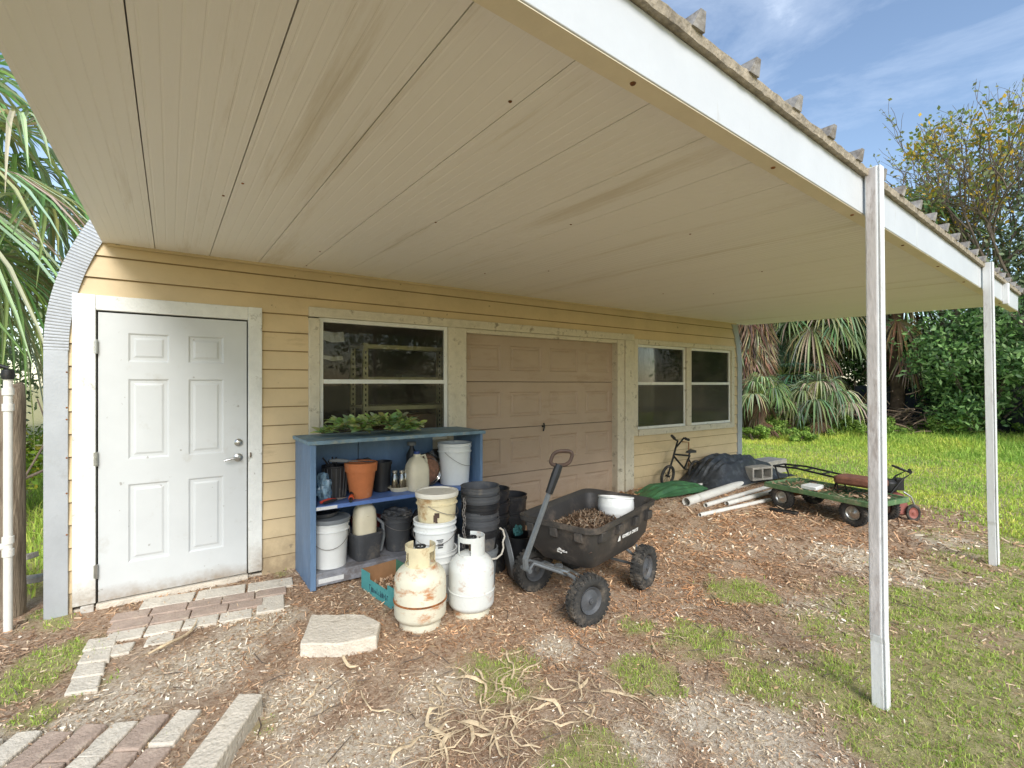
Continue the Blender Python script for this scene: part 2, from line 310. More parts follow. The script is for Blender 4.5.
me.loops.add(F.size); me.loops.foreach_set('vertex_index',F.ravel().astype(np.int32)); me.polygons.add(len(F)); me.polygons.foreach_set('loop_start',np.arange(0,F.size,4,dtype=np.int32)); me.update(calc_edges=True)
at=me.color_attributes.new('mask','FLOAT_COLOR','POINT'); mk=np.ones((nx*ny,4),np.float32); mk[:,0]=gmask(X,Y).ravel(); mk[:,1]=pmask(X,Y).ravel(); mk[:,2]=0; at.data.foreach_set('color',mk.ravel())
me.shade_smooth(); me.materials.append(groundmat()); g=bpy.data.objects.new('ground',me); COL.objects.link(g); tag(g,kind='structure',label='brown mulch and shell ground running into green lawn')

C0=np.array([0,-4.46])
def inhut(x,y): return (x>-.7)&(x<7.78)&(y>-.02)
def keep_shelf(x,y): return ~((x>.93)&(x<2.3)&(y>-.5)&(y<0))
def lcol(*h): return np.array([lin(c) for c in h])
def scatter(n,x0,x1,y0,y1,pw=1.6,dmin=1.3):
    # more per square metre near the photographer's spot
    x=rng.uniform(x0,x1,n*6); y=rng.uniform(y0,y1,n*6); d=np.maximum(np.hypot(x,y-C0[1]),dmin)
    ok=(rng.rand(n*6)<(dmin/d)**pw)&~inhut(x,y)&keep_shelf(x,y); x=x[ok][:n];y=y[ok][:n]; return x,y,np.hypot(x,y-C0[1])
def chips(x,y,l,w,pal,pitch=.25,lift=.006,var=.25):
    n=len(x); a=rng.uniform(0,2*PI,n); p=rng.normal(0,pitch,n); rl=rng.normal(0,.5,n)
    u=np.stack([np.cos(a)*np.cos(p),np.sin(a)*np.cos(p),np.sin(p)],-1); s=np.stack([-np.sin(a)*np.cos(rl),np.cos(a)*np.cos(rl),np.sin(rl)],-1)
    c=np.stack([x,y,gzn(x,y)+.004+rng.rand(n)*lift+np.abs(np.sin(p))*l*.4],-1)
    l=l[:,None]/2;w=w[:,None]/2
    V=np.stack([c-u*l-s*w*.6,c+u*l-s*w,c+u*l+s*w*.7,c-u*l+s*w],1)
    C=pal[rng.randint(0,len(pal),n)]*(1+rng.uniform(-var,var,n))[:,None]
    return V,np.clip(C,0,1)
MULCH=lcol('#7c6450','#9c8068','#bc9e82','#caae90','#d4ba9c','#dfcbb0','#a88668','#8a6e56','#c4a486','#b6967a')
PALE=lcol('#efe3cc','#e2d2b8','#d0bc9e','#f5ebd8','#bfa889','#a98e70')
x,y,d=scatter(210000,-1.8,9,-5,.2); mm=(rng.rand(len(x))>np.minimum(.95,gmask(x,y)*1.1))&(rng.rand(len(x))<.35+.65*sst(.35,.55,fbm(x,y,5.2,41))); x,y,d=x[mm],y[mm],d[mm]
sc=np.clip(d/2.6,.8,2.6); V1,C1=chips(x,y,rng.gamma(3,.0048,len(x))*sc+.005,rng.uniform(.0025,.007,len(x))*sc,MULCH)
pm=pmask(x,y); tn=fbm(x,y,1.4,31)[:,None]; wz=(sst(.9,2.0,x)*sst(-2.9,-2.2,y)*(1-sst(6.5,8.5,x)))[:,None]; C1*=np.array([1.06,.96,.86])**(3.0*(tn-.42)+1.1*wz); C1*=1+.12*wz*0; C1*=(1+.9*(fbm(x,y,6.5,33)-.5))[:,None]; C1=np.clip(C1,0,1); sw=rng.rand(len(x))<pm*.6; C1[sw]=PALE[rng.randint(0,6,sw.sum())]*.95
o=qmesh('wood_chips',V1,C1,M['dry']); tag(o,'brown wood chips and leaf litter covering the ground','mulch',kind='stuff')
x,y,d=scatter(60000,-1.8,7,-5,.2,2.0); mm=rng.rand(len(x))<pmask(x,y)*.95+.05; x,y,d=x[mm],y[mm],d[mm]; sc=np.clip(d/2.6,.8,2.2)
V2,C2=chips(x,y,rng.uniform(.006,.018,len(x))*sc,rng.uniform(.005,.012,len(x))*sc,PALE,pitch=.4); o=qmesh('shell_gravel',V2,C2,M['dry']); tag(o,'pale broken shell gravel strewn over the dirt','gravel',kind='stuff')
n=1100; x,y,d=scatter(n,-1.5,7,-4.8,-.1); LV=lcol('#927560','#a88c6c','#7a6450','#bca078','#9c8060','#b8a484')
Va,Ca=chips(x,y,rng.uniform(.022,.042,len(x)),rng.uniform(.009,.018,len(x)),LV,pitch=.45,lift=.012)
Vm=(Va+np.roll(Va,-1,axis=1))/2; Va=np.where(np.arange(len(Va))[:,None,None]%2==0,Vm,Va*.35+Vm*.65)
o=qmesh('fallen_leaves',Va,Ca,M['dry']); tag(o,'scattered curled brown fallen leaves','leaves',kind='stuff')
mbt=MB(); rt_=random.Random(44)
for k in range(150):
    a=rt_.uniform(0,2*PI); px0,py0=rt_.uniform(-.9,4.5),rt_.uniform(-3.4,-.9); L0=rt_.uniform(.05,.22); pts=[]
    for i in range(4): pts.append((px0,py0,gz(px0,py0)+.008+.004*rt_.random())); a+=rt_.uniform(-.4,.4); px0+=L0/3*math.cos(a); py0+=L0/3*math.sin(a)
    mbt.tube(pts,[.0025,.003,.0022,.001],5)
# thin dry straw
x,y,d=scatter(26000,-1.8,8,-5,.2); sc=np.clip(d/2.6,.8,2)
STRAW=lcol('#c9b496','#b89c7c','#a08468','#cfbd9f','#8f745c','#a68e6d')
V3,C3=chips(x,y,rng.uniform(.02,.07,len(x)),rng.uniform(.001,.0022,len(x))*sc,STRAW,pitch=.12,lift=.015); o=qmesh('pine_straw',V3,C3,M['dry']); tag(o,'thin dry straw needles over the mulch','straw',kind='stuff')

def blades(x,y,h,w,pal,lean=.5):
    n=len(x); a=rng.uniform(0,2*PI,n); t=rng.rand(n)*lean; b=rng.uniform(0,2*PI,n)
    base=np.stack([x,y,gzn(x,y)-.003],-1); s=np.stack([np.cos(b),np.sin(b),0*b],-1)*w[:,None]/2
    up=lambda k,q: np.stack([np.cos(a)*np.sin(t*q),np.sin(a)*np.sin(t*q),np.cos(t*q)],-1)*(h*k)[:,None]
    mid=base+up(.55,.6); tip=base+up(1,1.7)
    V=np.concatenate([np.stack([base-s,base+s,mid+s*.8,mid-s*.8],1),np.stack([mid-s*.8,mid+s*.8,tip+s*.15,tip-s*.15],1)],0)
    C=pal[rng.randint(0,len(pal),n)]*(1+rng.uniform(-.25,.25,n))[:,None]; return V,np.clip(np.concatenate([C,C],0),0,1)
G1=lcol('#a6bc58','#b8cc62','#96b24e','#c6cc78','#cfc98c','#8eaa50','#acc45a','#bad066')
G2=lcol('#b0cc58','#bfd862','#a2c056','#d0d672','#94b04c','#b8ce5e')
x,y,d=scatter(300000,-1.5,8,-5,.2,1.1); gm=gmask(x,y); mm=rng.rand(len(x))<(gm**1.5)*(.45+.55*(fbm(x,y,9,6)>.46)); x,y,d=x[mm],y[mm],d[mm]
V4,C4=blades(x,y,rng.uniform(.012,.040,len(x)),np.clip(d/2.6,.8,2.2)*.0038,G1,1.3); o=qmesh('grass_tufts',V4,C4,M['blade']); tag(o,'short green grass tufts growing through the mulch','grass',kind='stuff')
n=170000; x=7+12*rng.rand(n)**1.0; y=-9+13*rng.rand(n); gm=gmask(x,y); mm=(rng.rand(n)<gm)&~inhut(x,y); x,y=x[mm],y[mm]
nn=fbm(x,y,1.2,9); tall=sst(11.5,14,x)
V5,C5=blades(x,y,rng.uniform(.03,.08,len(x))*(1+2.0*tall),.012+.01*sst(9,15,x)*rng.rand(len(x)),G2,1.0); f_=fbm(x,y,.9,51); f_=np.concatenate([f_,f_])[:,None]; C5=C5*(.78+.5*f_)*np.array([1.25,1.02,1.0])**(3*(f_-.5)); C5=np.clip(C5,0,1); o=qmesh('lawn',V5,C5,M['blade']); tag(o,'bright green lawn beyond the carport','grass',kind='stuff')
n=26000; x=-6+5.2*rng.rand(n); y=-1+9*rng.rand(n); mm=gmask(x,y)>rng.rand(n); x,y=x[mm],y[mm]
V6,C6=blades(x,y,rng.uniform(.05,.2,len(x)),np.full(len(x),.012),G2,.9); o=qmesh('side_yard_grass',V6,C6,M['blade']); tag(o,'rough grass behind the left corner','grass',kind='stuff')

# ------------------------------------------------------------ building
hut=thing('garage_building','tan lap sided garage with arched corrugated metal roof, white door and windows','building',(3.54,0,0))
HX=3.54
def hb(mb,name,m,parent=None,**k):   # build in world coords, child of hut
    mb.v=[(a-HX,b,c) for a,b,c in mb.v]; return mb.build(name,m,parent or hut,**k)
A_,B_=4.22,2.76
def XL(z): return -.68 if z<1.75 else HX-A_*math.sqrt(max(0,1-((z-1.75)/B_)**2))
def XR(z): return 2*HX-XL(z)
openings=[(-.545,.615,-1,2.14),(.976,5.11,-1,2.18),(5.11,7.52,.82,2.12)]
gaps=[]; mb=MB(); E_=.155; z=-.06; k=0
while z<4.35:
    zt=z+E_; cuts={z,zt}
    for o_ in openings:
        for c in o_[2:]:
            if z<c<zt: cuts.add(c)
    cuts=sorted(cuts)
    for a,b in zip(cuts[:-1],cuts[1:]):
        mid=(a+b)/2; xl,xr=XL(b)+.0,XR(b); segs=[(xl,xr)]
        for o_ in openings:
            if o_[2]<mid<o_[3]:
                ns=[]
                for s0,s1 in segs:
                    if o_[0]>s0: ns.append((s0,min(s1,o_[0])))
                    if o_[1]<s1: ns.append((max(s0,o_[1]),s1))
                segs=[s for s in ns if s[1]-s[0]>.01]
        ya=-.022+.016*(a-z)/E_; yb=-.022+.016*(b-z)/E_
        for s0,s1 in segs:
            mb.add([(s0,ya,a),(s1,ya,a),(s1,yb,b),(s0,yb,b)],[(0,1,2,3)])
            if a==z:
                mb.add([(s0,.002,a+.002),(s1,.002,a+.002),(s1,ya,a),(s0,ya,a)],[(0,1,2,3)]); gaps.append((s0,s1,a))
    z=zt
wall=hb(mb,'wall',M['siding'],smooth=0,fix=False)
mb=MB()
for s0,s1,a in gaps: mb.add([(s0,-.0078,a-.009),(s1,-.0078,a-.009),(s1,-.0075,a+.0005),(s0,-.0075,a+.0005)],[(0,1,2,3)])  # thin strips: shade below each lap edge, put in as colour
mb.v=[(a-HX,b,c) for a,b,c in mb.v]; mb.build('lap_shade_lines',M['lapshade'],wall,smooth=0,fix=False)
# inner lining of the front wall, with holes
mb=MB()
def panel(x0,x1,z0,z1,y0=.03,y1=.08): mb.box(x0,x1,y0,y1,z0,z1)
panel(-.66,-.43,-.1,1.75);panel(.53,1.06,-.1,2.45);panel(-.42,.52,2.05,2.4);panel(1.07,2.31,-.1,.95);panel(1.07,2.31,2.105,2.45);panel(2.32,2.52,-.1,2.45);panel(2.53,4.80,2.105,2.45);panel(4.81,5.185,-.1,2.45);panel(5.19,7.45,-.1,.88);panel(5.19,7.45,2.07,2.4);panel(6.25,6.38,.88,2.06);panel(7.47,7.70,-.1,1.75)
hb(mb,'inner_lining',M['inwall'],smooth=0)
mb=MB(); mb.box(-.68,7.76,.0,6.0,-.09,-.03); hb(mb,'interior_floor',M['concrete'],smooth=0)
mb=MB(); mb.prism([( XL(z_),z_) for z_ in (-.1,1.75,2.4,3,3.6,4.1,4.4)]+[(XR(z_),z_) for z_ in (4.4,4.1,3.6,3,2.4,1.75,-.1)],0,.06,Matrix(((1,0,0,0),(0,0,1,6.0),(0,1,0,0),(0,0,0,1)))); hb(mb,'rear_wall',M['inwall'],smooth=0)
# vault: corrugated extruded arch (corrugations run round the arch)
mb=MB(); prof=[(XL(z_),z_) for z_ in [-.05,.6,1.2,1.75]]
for i in range(1,25):
    a=PI*i/25; prof.append((HX-A_*math.cos(a),1.75+B_*math.sin(a)))
prof+=[(XR(z_),z_) for z_ in [1.75,1.2,.6,-.05]]
ny_=120; vs=[];fs=[]
for j in range(ny_+1):
    yy=.004+6.05*j/ny_; off=.012*math.sin(j*PI/2)
    for (px,pz) in prof:
        dx=px-HX; vs.append((px+off*(1 if dx>0 else -1),yy,pz+off))
m_=len(prof)
for j in range(ny_):
    for i in range(m_-1): fs.append((j*m_+i,j*m_+i+1,(j+1)*m_+i+1,(j+1)*m_+i))
mb.add(vs,fs); hb(mb,'vault_roof',M['vault'],smooth=0)
# curved ribbed end trims
def arctrim(side,zlow):
    mb=MB(); vs=[];fs=[]; z_=zlow; n=0; pts=[]
    while z_<1.75: pts.append((z_,0)); z_+=.006
    a=0
    while a<.85: pts.append((1.75+B_*math.sin(a),a)); a+=.0026
    for i,(z_,a) in enumerate(pts):
        xo=-.68 if a==0 else HX-A_*math.cos(a)
        nx_,nz_=(1,0) if a==0 else (B_*math.cos(a),-A_*math.sin(a))
        L_=math.hypot(nx_,nz_); nx_/=L_;nz_/=L_; yb=-.030-.004*(i%3!=0)
        xs2=[xo-.008*nx_,xo+.118*nx_]; zs2=[z_-.008*nz_,z_+.118*nz_]
        for q in (0,1):
            xx=xs2[q]; xx=2*HX-xx if side>0 else xx
            vs.append((xx,yb,zs2[q]))
        xx=xs2[0]; xx=2*HX-xx if side>0 else xx; vs.append((xx,.02,zs2[0]))
        xx=xs2[1]; xx=2*HX-xx if side>0 else xx; vs.append((xx,.0,zs2[1]))
    for i in range(len(pts)-1):
        b=i*4; fs+=[(b,b+1,b+5,b+4),(b+2,b,b+4,b+6),(b+1,b+3,b+7,b+5)]
    mb.add(vs,fs); return hb(mb,'ribbed_arch_trim',M['galv'],smooth=0)
arctrim(-1,1.745); arctrim(1,.1)
mb=MB(); mb.box(-.688,-.565,-.032,.01,-.08,1.75); o=hb(mb,'corner_strip',M['galv'],bevel=.003)
for z_ in (.5,.78,1.02,1.28,1.36,1.6):
    mb=MB(); mb.lathe([(.006,0),(.005,.004),(0,.005)],8,Matrix.Translation((-.572,-.032,z_))@Matrix.Rotation(PI/2,4,'X')); hb(mb,'screw',M['rust'])
# entry door
def hpart(mb,name,m,p,**k):
    mb.v=[(a-HX,b,c) for a,b,c in mb.v]; return mb.build(name,m,p,**k)
mb=MB(); mb.box(-.545,-.422,-.038,.03,.0,2.14); mb.box(.515,.615,-.038,.03,.0,2.14); mb.box(-.4215,.5145,-.036,.03,2.035,2.138); mb.box(-.5,-.43,-.06,-.0381,-.07,-.0)
hb(mb,'door_frame',M['dtrim'],bevel=.004)
mb=MB(); mb.box(-.42,.512,-.05,.05,-.05,-.008); hb(mb,'threshold',M['concrete'],bevel=.004)
mb=MB(); mb.box(-.43,.52,.0155,.028,0,2.04); hb(mb,'door_gap',M['dark'])
mb=MB(); x0,x1,z0,z1=-.41,.505,.0,2.022; yf=-.022
cx=[x0,x0+.165,x0+.405,x0+.525,x0+.755,x1]; cz=[z0,.24,.80,.98,1.555,1.68,1.885,z1]
for i in range(5):
    for j in range(7):
        a,b,c,d=cx[i],cx[i+1],cz[j],cz[j+1]
        if i in(1,3) and j in(1,3,5):
            rings=[(0,0),(.012,.009),(.03,.009),(.045,.003)]; q=[]
            for ins,dy in rings: q.append([(a+ins,yf+dy,c+ins),(b-ins,yf+dy,c+ins),(b-ins,yf+dy,d-ins),(a+ins,yf+dy,d-ins)])
            for r in range(3):
                for e in range(4): mb.add([q[r][e],q[r][(e+1)%4],q[r+1][(e+1)%4],q[r+1][e]],[(0,1,2,3)])
            mb.add(q[3],[(0,1,2,3)])
        else: mb.add([(a,yf,c),(b,yf,c),(b,yf,d),(a,yf,d)],[(0,1,2,3)])
mb.add([(x0,yf,z0),(x0,.012,z0),(x0,.012,z1),(x0,yf,z1)],[(0,1,2,3)]); mb.add([(x1,yf,z0),(x1,.012,z0),(x1,.012,z1),(x1,yf,z1)],[(0,1,2,3)]); mb.add([(x0,yf,z1),(x1,yf,z1),(x1,.012,z1),(x0,.012,z1)],[(0,1,2,3)])
door=hb(mb,'door',M['door'],smooth=0,fix=False)
mb=MB(); RX=Matrix.Rotation(PI/2,4,'X')
mb.lathe([(0,0),(.032,0),(.032,.008),(.024,.014),(.012,.016),(.012,.05),(.0,.052)],24,Matrix.Translation((.445,-.022,.935))@RX)
mb.tube([(.445,-.07,.935),(.42,-.074,.937),(.38,-.072,.93),(.345,-.068,.922)],[.011,.010,.009,.007],10)
mb.v=[(a-HX,b,c) for a,b,c in mb.v]; h=mb.build('handle',M['silver'],door)
mb=MB(); mb.lathe([(0,0),(.03,0),(.03,.01),(.02,.02),(.012,.024),(0,.024)],24,Matrix.Translation((.447,-.022,1.055))@RX); hpart(mb,'deadbolt',M['silver'],door)
for z_ in (.22,1.0,1.78):
    mb=MB(); mb.tube([(-.417,-.042,z_-.05),(-.417,-.042,z_+.05)],.007,8); mb.box(-.433,-.42,-.043,-.0385,z_-.045,z_+.045); hpart(mb,'hinge',M['silver'],door)
mb=MB(); mb.box(.527,.535,-.05,-.0385,.93,.97); hpart(mb,'strike_plate',M['brass'],door)

def window(x0,x1,z0,z1,zr,y=.0,mat_lo='glass',stile=.035):
    mb=MB()
    for a,b,c,d in ((x0,x0+stile,z0,z1),(x1-stile,x1,z0,z1)): mb.box(a,b,y-.012,y+.03,c,d)
    mb.box(x0+stile,x1-stile,y-.012,y+.03,z1-stile,z1); mb.box(x0+stile,x1-stile,y-.012,y+.03,z0,z0+stile)
    f=hb(mb,'window',M['dtrim'],bevel=.002)
    mb=MB(); mb.box(x0+stile,x1-stile,y-.018,y+.02,zr-.022,zr+.016); hpart(mb,'meeting_rail',M['dtrim'],f,bevel=.003)
    mb=MB(); mb.box(x0+stile,x1-stile,y+.006,y+.009,zr+.016,z1-stile); hpart(mb,'upper_pane',M['glass'],f,smooth=0)
    mb=MB(); mb.box(x0+stile,x1-stile,y-.004,y-.001,z0+stile,zr-.022); hpart(mb,'lower_pane',M[mat_lo],f,smooth=0)
    return f
w1=window(1.065,2.315,.96,2.10,1.545,.0)
window(5.19,6.27,.90,2.06,1.53,.005,'screen'); window(6.385,7.46,.90,2.06,1.53,.005,'screen')
for a_ in ((1.101,1.29,1.90,1.99),(1.101,1.28,1.735,1.775)): mb=MB(); mb.prism([(a_[0],a_[2]+.01),(a_[0]+.08,a_[2]-.01),(a_[1],a_[2]),(a_[1]-.01,a_[3]),(a_[0]+.1,a_[3]-.012),(a_[0],a_[3])],0,.001,Matrix.Translation((0,.011,0))@Matrix.Rotation(PI/2,4,'X')); hpart(mb,'paper_patch',M['sticker'],w1,smooth=0)
# cream timber surrounds
mb=MB(); mb.box(.976,1.064,-.04,.03,.85,2.09); mb.box(.976,5.11,-.042,.03,2.101,2.185); mb.box(2.316,2.40,-.04,.03,-.05,2.1); mb.box(2.401,2.53,-.028,.09,-.05,2.1)
mb.box(2.5305,4.799,-.02,.09,2.055,2.0995); mb.box(4.8,4.93,-.028,.09,-.0,2.1); mb.box(4.931,5.02,-.05,.03,-.0,2.1); mb.box(5.021,5.11,-.036,.03,-.0,2.1); mb.box(1.065,2.315,-.03,.03,.87,.958)
hb(mb,'timber_surround',M['gtrim'],bevel=.004)
mb=MB(); mb.box(5.111,5.189,-.036,.03,.82,2.13); mb.box(6.271,6.384,-.036,.03,.9,2.06); mb.box(7.461,7.54,-.036,.03,.82,2.13); mb.box(5.19,7.46,-.04,.03,2.061,2.13); mb.box(5.19,7.46,-.05,.03,.815,.899)
hb(mb,'window_casing',M['gtrim'],bevel=.004)
# roller door of four raised-panel sections
gd_y=.07; mb=MB(); SH=.52; colx=[2.56,3.06,3.66,4.26,4.79]
cols=[(2.60,3.02),(3.15,3.60),(3.73,4.18),(4.31,4.74)]
zt=2.06
for s_ in range(4):
    z1=zt-SH*s_; z0=z1-SH+.008
    bx=[2.53]+[v for c in cols for v in c]+[4.80]; bz=[z0,z0+.12,z1-.11,z1]
    for i in range(len(bx)-1):
        for j in range(3):
            a,b,c,d=bx[i],bx[i+1],bz[j],bz[j+1]
            if j==1 and i%2==1:
                q=[]
                for ins,dy in [(0,0),(.014,.012),(.03,.012),(.045,.003)]: q.append([(a+ins,gd_y+dy,c+ins),(b-ins,gd_y+dy,c+ins),(b-ins,gd_y+dy,d-ins),(a+ins,gd_y+dy,d-ins)])
                for r in range(3):
                    for e in range(4): mb.add([q[r][e],q[r][(e+1)%4],q[r+1][(e+1)%4],q[r+1][e]],[(0,1,2,3)])
                mb.add(q[3],[(0,1,2,3)])
            else: mb.add([(a,gd_y,c),(b,gd_y,c),(b,gd_y,d),(a,gd_y,d)],[(0,1,2,3)])
    mb.add([(2.53,gd_y,z1),(4.8,gd_y,z1),(4.8,gd_y+.02,z1+.002),(2.53,gd_y+.02,z1+.002)],[(0,1,2,3)])
    mb.add([(2.53,gd_y,z0),(4.8,gd_y,z0),(4.8,gd_y+.02,z0-.002),(2.53,gd_y+.02,z0-.002)],[(0,1,2,3)])
gdoor=hb(mb,'garage_door',M['gdoor'],smooth=0,fix=False)
mb=MB(); mb.box(2.53,4.8,.0935,.12,-.05,2.07); hpart(mb,'door_backing',M['dark'],gdoor)
mb=MB(); mb.lathe([(0,0),(.012,0),(.012,.02),(0,.02)],12,Matrix.Translation((3.62,gd_y,1.02))@RX); mb.tube([(3.615,gd_y-.03,1.06),(3.622,gd_y-.035,1.02),(3.605,gd_y-.035,.965)],.009,8); hpart(mb,'lock_handle',M['blackm'],gdoor)
# soffit line moulding strip
mb=MB(); mb.box(-.36,7.6,-.035,-.021,2.49,2.515); hb(mb,'roof_ledger',M['siding'],bevel=.002)

# shelving inside
sh=thing('metal_shelving','perforated steel shelving seen inside the left window','shelving',(1.54,.26,-.03))
for i,(sx,sy) in enumerate(((0,0),(1.0,0),(0,.4),(1.0,.4))):
    mb=MB(); mb.box(sx,sx+.05,sy,sy+.003,0,1.95); mb.box(sx,sx+.003,sy,sy+.04,0,1.95)
    nf=len(mb.f)
    for k in range(36): mb.box(sx+.018,sx+.032,sy-.002,sy-.0005,.08+k*.052,.105+k*.052)
    u=mb.build('upright',M['gangle'],sh); u.data.materials.append(M['dark'])
    for i_,p_ in enumerate(u.data.polygons): p_.material_index=1 if i_>=nf else 0
for z_ in (.4,.95,1.33,1.62,1.94):
    mb=MB(); mb.box(.003,1.047,-.004,.40,z_-.02,z_); mb.box(.003,1.047,-.006,-.003,z_-.04,z_+.0); mb.build('shelf',M['gangle'],sh)
bx_=MB(); bx_.box(0,.45,-.02,.2,0,.035); o=bx_.build('document_tray',M['mgrey'],None); o.location=(2.12,.72,1.592); tag(o,'flat pale tray on the indoor steel shelf','tray')
bx_=MB(); bx_.box(0,.42,0,.3,0,.26); o=bx_.build('storage_box',M['card'],None,bevel=.004); o.location=(2.1,.66,.922); tag(o,'dark cardboard box on the indoor shelf behind the green leaves','box')
bx_=MB(); bx_.box(0,.5,0,.04,0,1.1); o=bx_.build('leaning_board',M['board'],None,bevel=.004); o.location=(1.08,.5,.0); tag(o,'board propped up inside the left window','board')
bx_=MB(); bx_.box(0,1.9,0,.6,0,.9); o=bx_.build('workbench',M['inwall'],None,bevel=.01); o.location=(5.4,.35,-.03); tag(o,'plain bench standing inside the right windows','bench')

# ------------------------------------------------------------ carport
cp=thing('carport','attached aluminium carport roof of almond pans on white beam and posts','carport',(3.5,-1.8,0))
CX_,CY_=3.5,-1.8
def cb(mb,name,m,p=None,**k): mb.v=[(a-CX_,b-CY_,c) for a,b,c in mb.v]; return mb.build(name,m,p or cp,**k)
yf=lambda x:-3.637+.053*x
zs=lambda y:2.51+.024*y
seams=[-.39]+[-.09+.34*k for k in range(24)]
seams.append(7.95)
for a,b in zip(seams[:-1],seams[1:]):
    mb=MB(); n=14; g_=.0022
    xs_=[]; 
    for k in range(n+1):
        t=k/n; xx=a+g_+(b-a-2*g_)*t; xs_.append((xx,0)); 
        if k<n:
            w=(b-a-2*g_)/n; xs_+= [(xx+w*.62,0),(xx+w*.72,.0009),(xx+w*.90,.0009)] if k%2==0 else []
    vs=[];fs=[]
    prof=[(a+g_,.035)]+xs_+[(b-g_,.035)]
    for xx,dz in prof:
        y0=yf(xx)+.03; vs+=[(xx,y0,zs(y0)+dz),(xx,-.0,zs(0)+dz)]
    for k in range(len(prof)-1): fs.append((2*k,2*k+1,2*k+3,2*k+2))
    mb.add(vs,fs); pan=cb(mb,'roof_panel',M['soffit'],smooth=0,fix=False)
rs_=random.Random(77)
for k in range(14):
    xx=rs_.choice(seams[1:16])+rs_.choice([-.03,.03,.0]); yy=rs_.uniform(-3.4,-.15); mb=MB(); mb.lathe([(0,-.004),(.005,-.003),(.007,.0)],8,Matrix.Translation((xx,yy,zs(yy)-.0005))); cb(mb,'screw',M['rust'])
for k in range(9):
    xx=.2+k*.85; mb=MB(); mb.lathe([(0,-.005),(.007,-.004),(.009,.0)],8,Matrix.Translation((xx,yf(xx)+.035,2.3535))); cb(mb,'screw',M['rust'])
mb=MB(); vs=[]
for xx in (-.40,7.96): 
    y0=yf(xx)+.03; vs+=[(xx,y0,zs(y0)+.037),(xx,.0,zs(0)+.037)]
vs+=[(v[0],v[1],v[2]+.03) for v in vs]
mb.add(vs,[(0,1,3,2),(4,5,7,6),(0,1,5,4),(2,3,7,6),(0,2,6,4),(1,3,7,5)]); cb(mb,'roof_top',M['soffit'],smooth=0)
for x_ in seams[1:]:
    for off in (0,):
        mb=MB(); xx=x_+off; yy=yf(xx)-.03; zz=zs(yy)+.067+.055
        h_=.062
        yy=yf(xx)-.035; mb.hexa([(xx-.03,yy,2.562),(xx+.03,yy,2.562),(xx+.03,-.02,zs(0)+.068),(xx-.03,-.02,zs(0)+.068),(xx-.008,yy-.012,2.612),(xx+.018,yy-.012,2.612),(xx+.022,-.02,zs(0)+.16),(xx-.008,-.02,zs(0)+.16)]); cb(mb,'roof_rib',M['rib'],smooth=0)
for a,b in ((-.40,3.75),(3.754,7.97)):
    ya,yb=yf(a),yf(b); q=.0
    def slab(y0,y1,z0,z1): return [(a,ya+y0,z0),(b,yb+y0,z0),(b,yb+y1,z0),(a,ya+y1,z0),(a,ya+y0,z1),(b,yb+y0,z1),(b,yb+y1,z1),(a,ya+y1,z1)]
    mb=MB(); mb.hexa(slab(-.0,.07,2.357,2.535)); bm_=cb(mb,'front_beam',M['fascia'],bevel=.003)
    mb=MB(); mb.hexa(slab(.004,.066,2.3535,2.3565)); 
    mb.v=[(p[0]-CX_,p[1]-CY_,p[2]) for p in mb.v]; mb.build('beam_bounce_tint',M['beamb'],bm_)  # sheet carrying the painted bounce-light tint under the white beam
# rough drip edge
mb=MB(); n=300; vs=[];fs=[]
for k in range(n+1):
    xx=-.42+8.4*k/n; y0=yf(xx); j=.004*random.random(); j2=.004*random.random()
    vs+=[(xx,y0-.022-j,2.536-j2),(xx,y0-.026-j,2.562+j2),(xx,y0+.05,2.57),(xx,y0+.0,2.5355)]
for k in range(n):
    b=4*k; fs+=[(b,b+4,b+5,b+1),(b+1,b+5,b+6,b+2),(b+3,b+7,b+4,b)]
mb.add(vs,fs); cb(mb,'drip_edge',M['grime'],smooth=0)
def post(xt,yt,xb,yb,kz,kx,wx,z1=2.57):
    zb=gz(xb,yb)-.02; lv=[(zb,xb,yb),(kz,kx,yt+(yb-yt)*.8),(kz+.03,kx-.006,yt+(yb-yt)*.78),(z1,xt,yt)]
    mb=MB(); w=wx/2; rot=0
    sec=[(-w,.032),(-w,-.018),(-w+.006,-.020),(-w+.006,-.024),(-w,-.026),(-w,-.032),(w,-.032),(w,.032)]
    vs=[];fs=[];m=len(sec)
    for z_,x_,y_ in lv:
        for sx,sy in sec: vs.append((x_+sx*math.cos(rot)-sy*math.sin(rot),y_+sx*math.sin(rot)+sy*math.cos(rot),z_))
    for i in range(len(lv)-1):
        for k in range(m): fs.append((i*m+k,i*m+(k+1)%m,(i+1)*m+(k+1)%m,(i+1)*m+k))
    fs+= [tuple(range(m)),tuple((len(lv)-1)*m+k for k in range(m))]
    mb.add(vs,fs); return cb(mb,'post',M['post'],smooth=0,bevel=.002)
p1=post(2.80,-3.532,2.835,-3.55,.27,2.825,.048)
p2=post(5.80,-3.372,5.86,-3.40,.3,5.85,.05)
for p_,(x_,y_) in ((p1,(2.795,-3.5)),):
    mb=MB()
    vs=[]
    for z_,x2,y2 in [(2.565,2.80,-3.532),(1.3,2.8095,-3.5393),(.31,2.8185,-3.546)]:
        for sy_ in (.026,-.012): vs.append((x2-.026,y2+sy_,z_))
    mb.add(vs,[(0,1,3,2),(2,3,5,4)]); mb.v=[(a-CX_,b-CY_,c) for a,b,c in mb.v]; o=mb.build('stained_channel',M['posti'],p_,smooth=0)
    so=o.modifiers.new('s','SOLIDIFY'); so.thickness=.002
mb=MB(); mb.box(.0,.07,-.02,.02,2.33,2.54,Matrix.Translation((6.9,yf(6.9)-.02,0))); cb(mb,'beam_bracket',M['post'],bevel=.002)

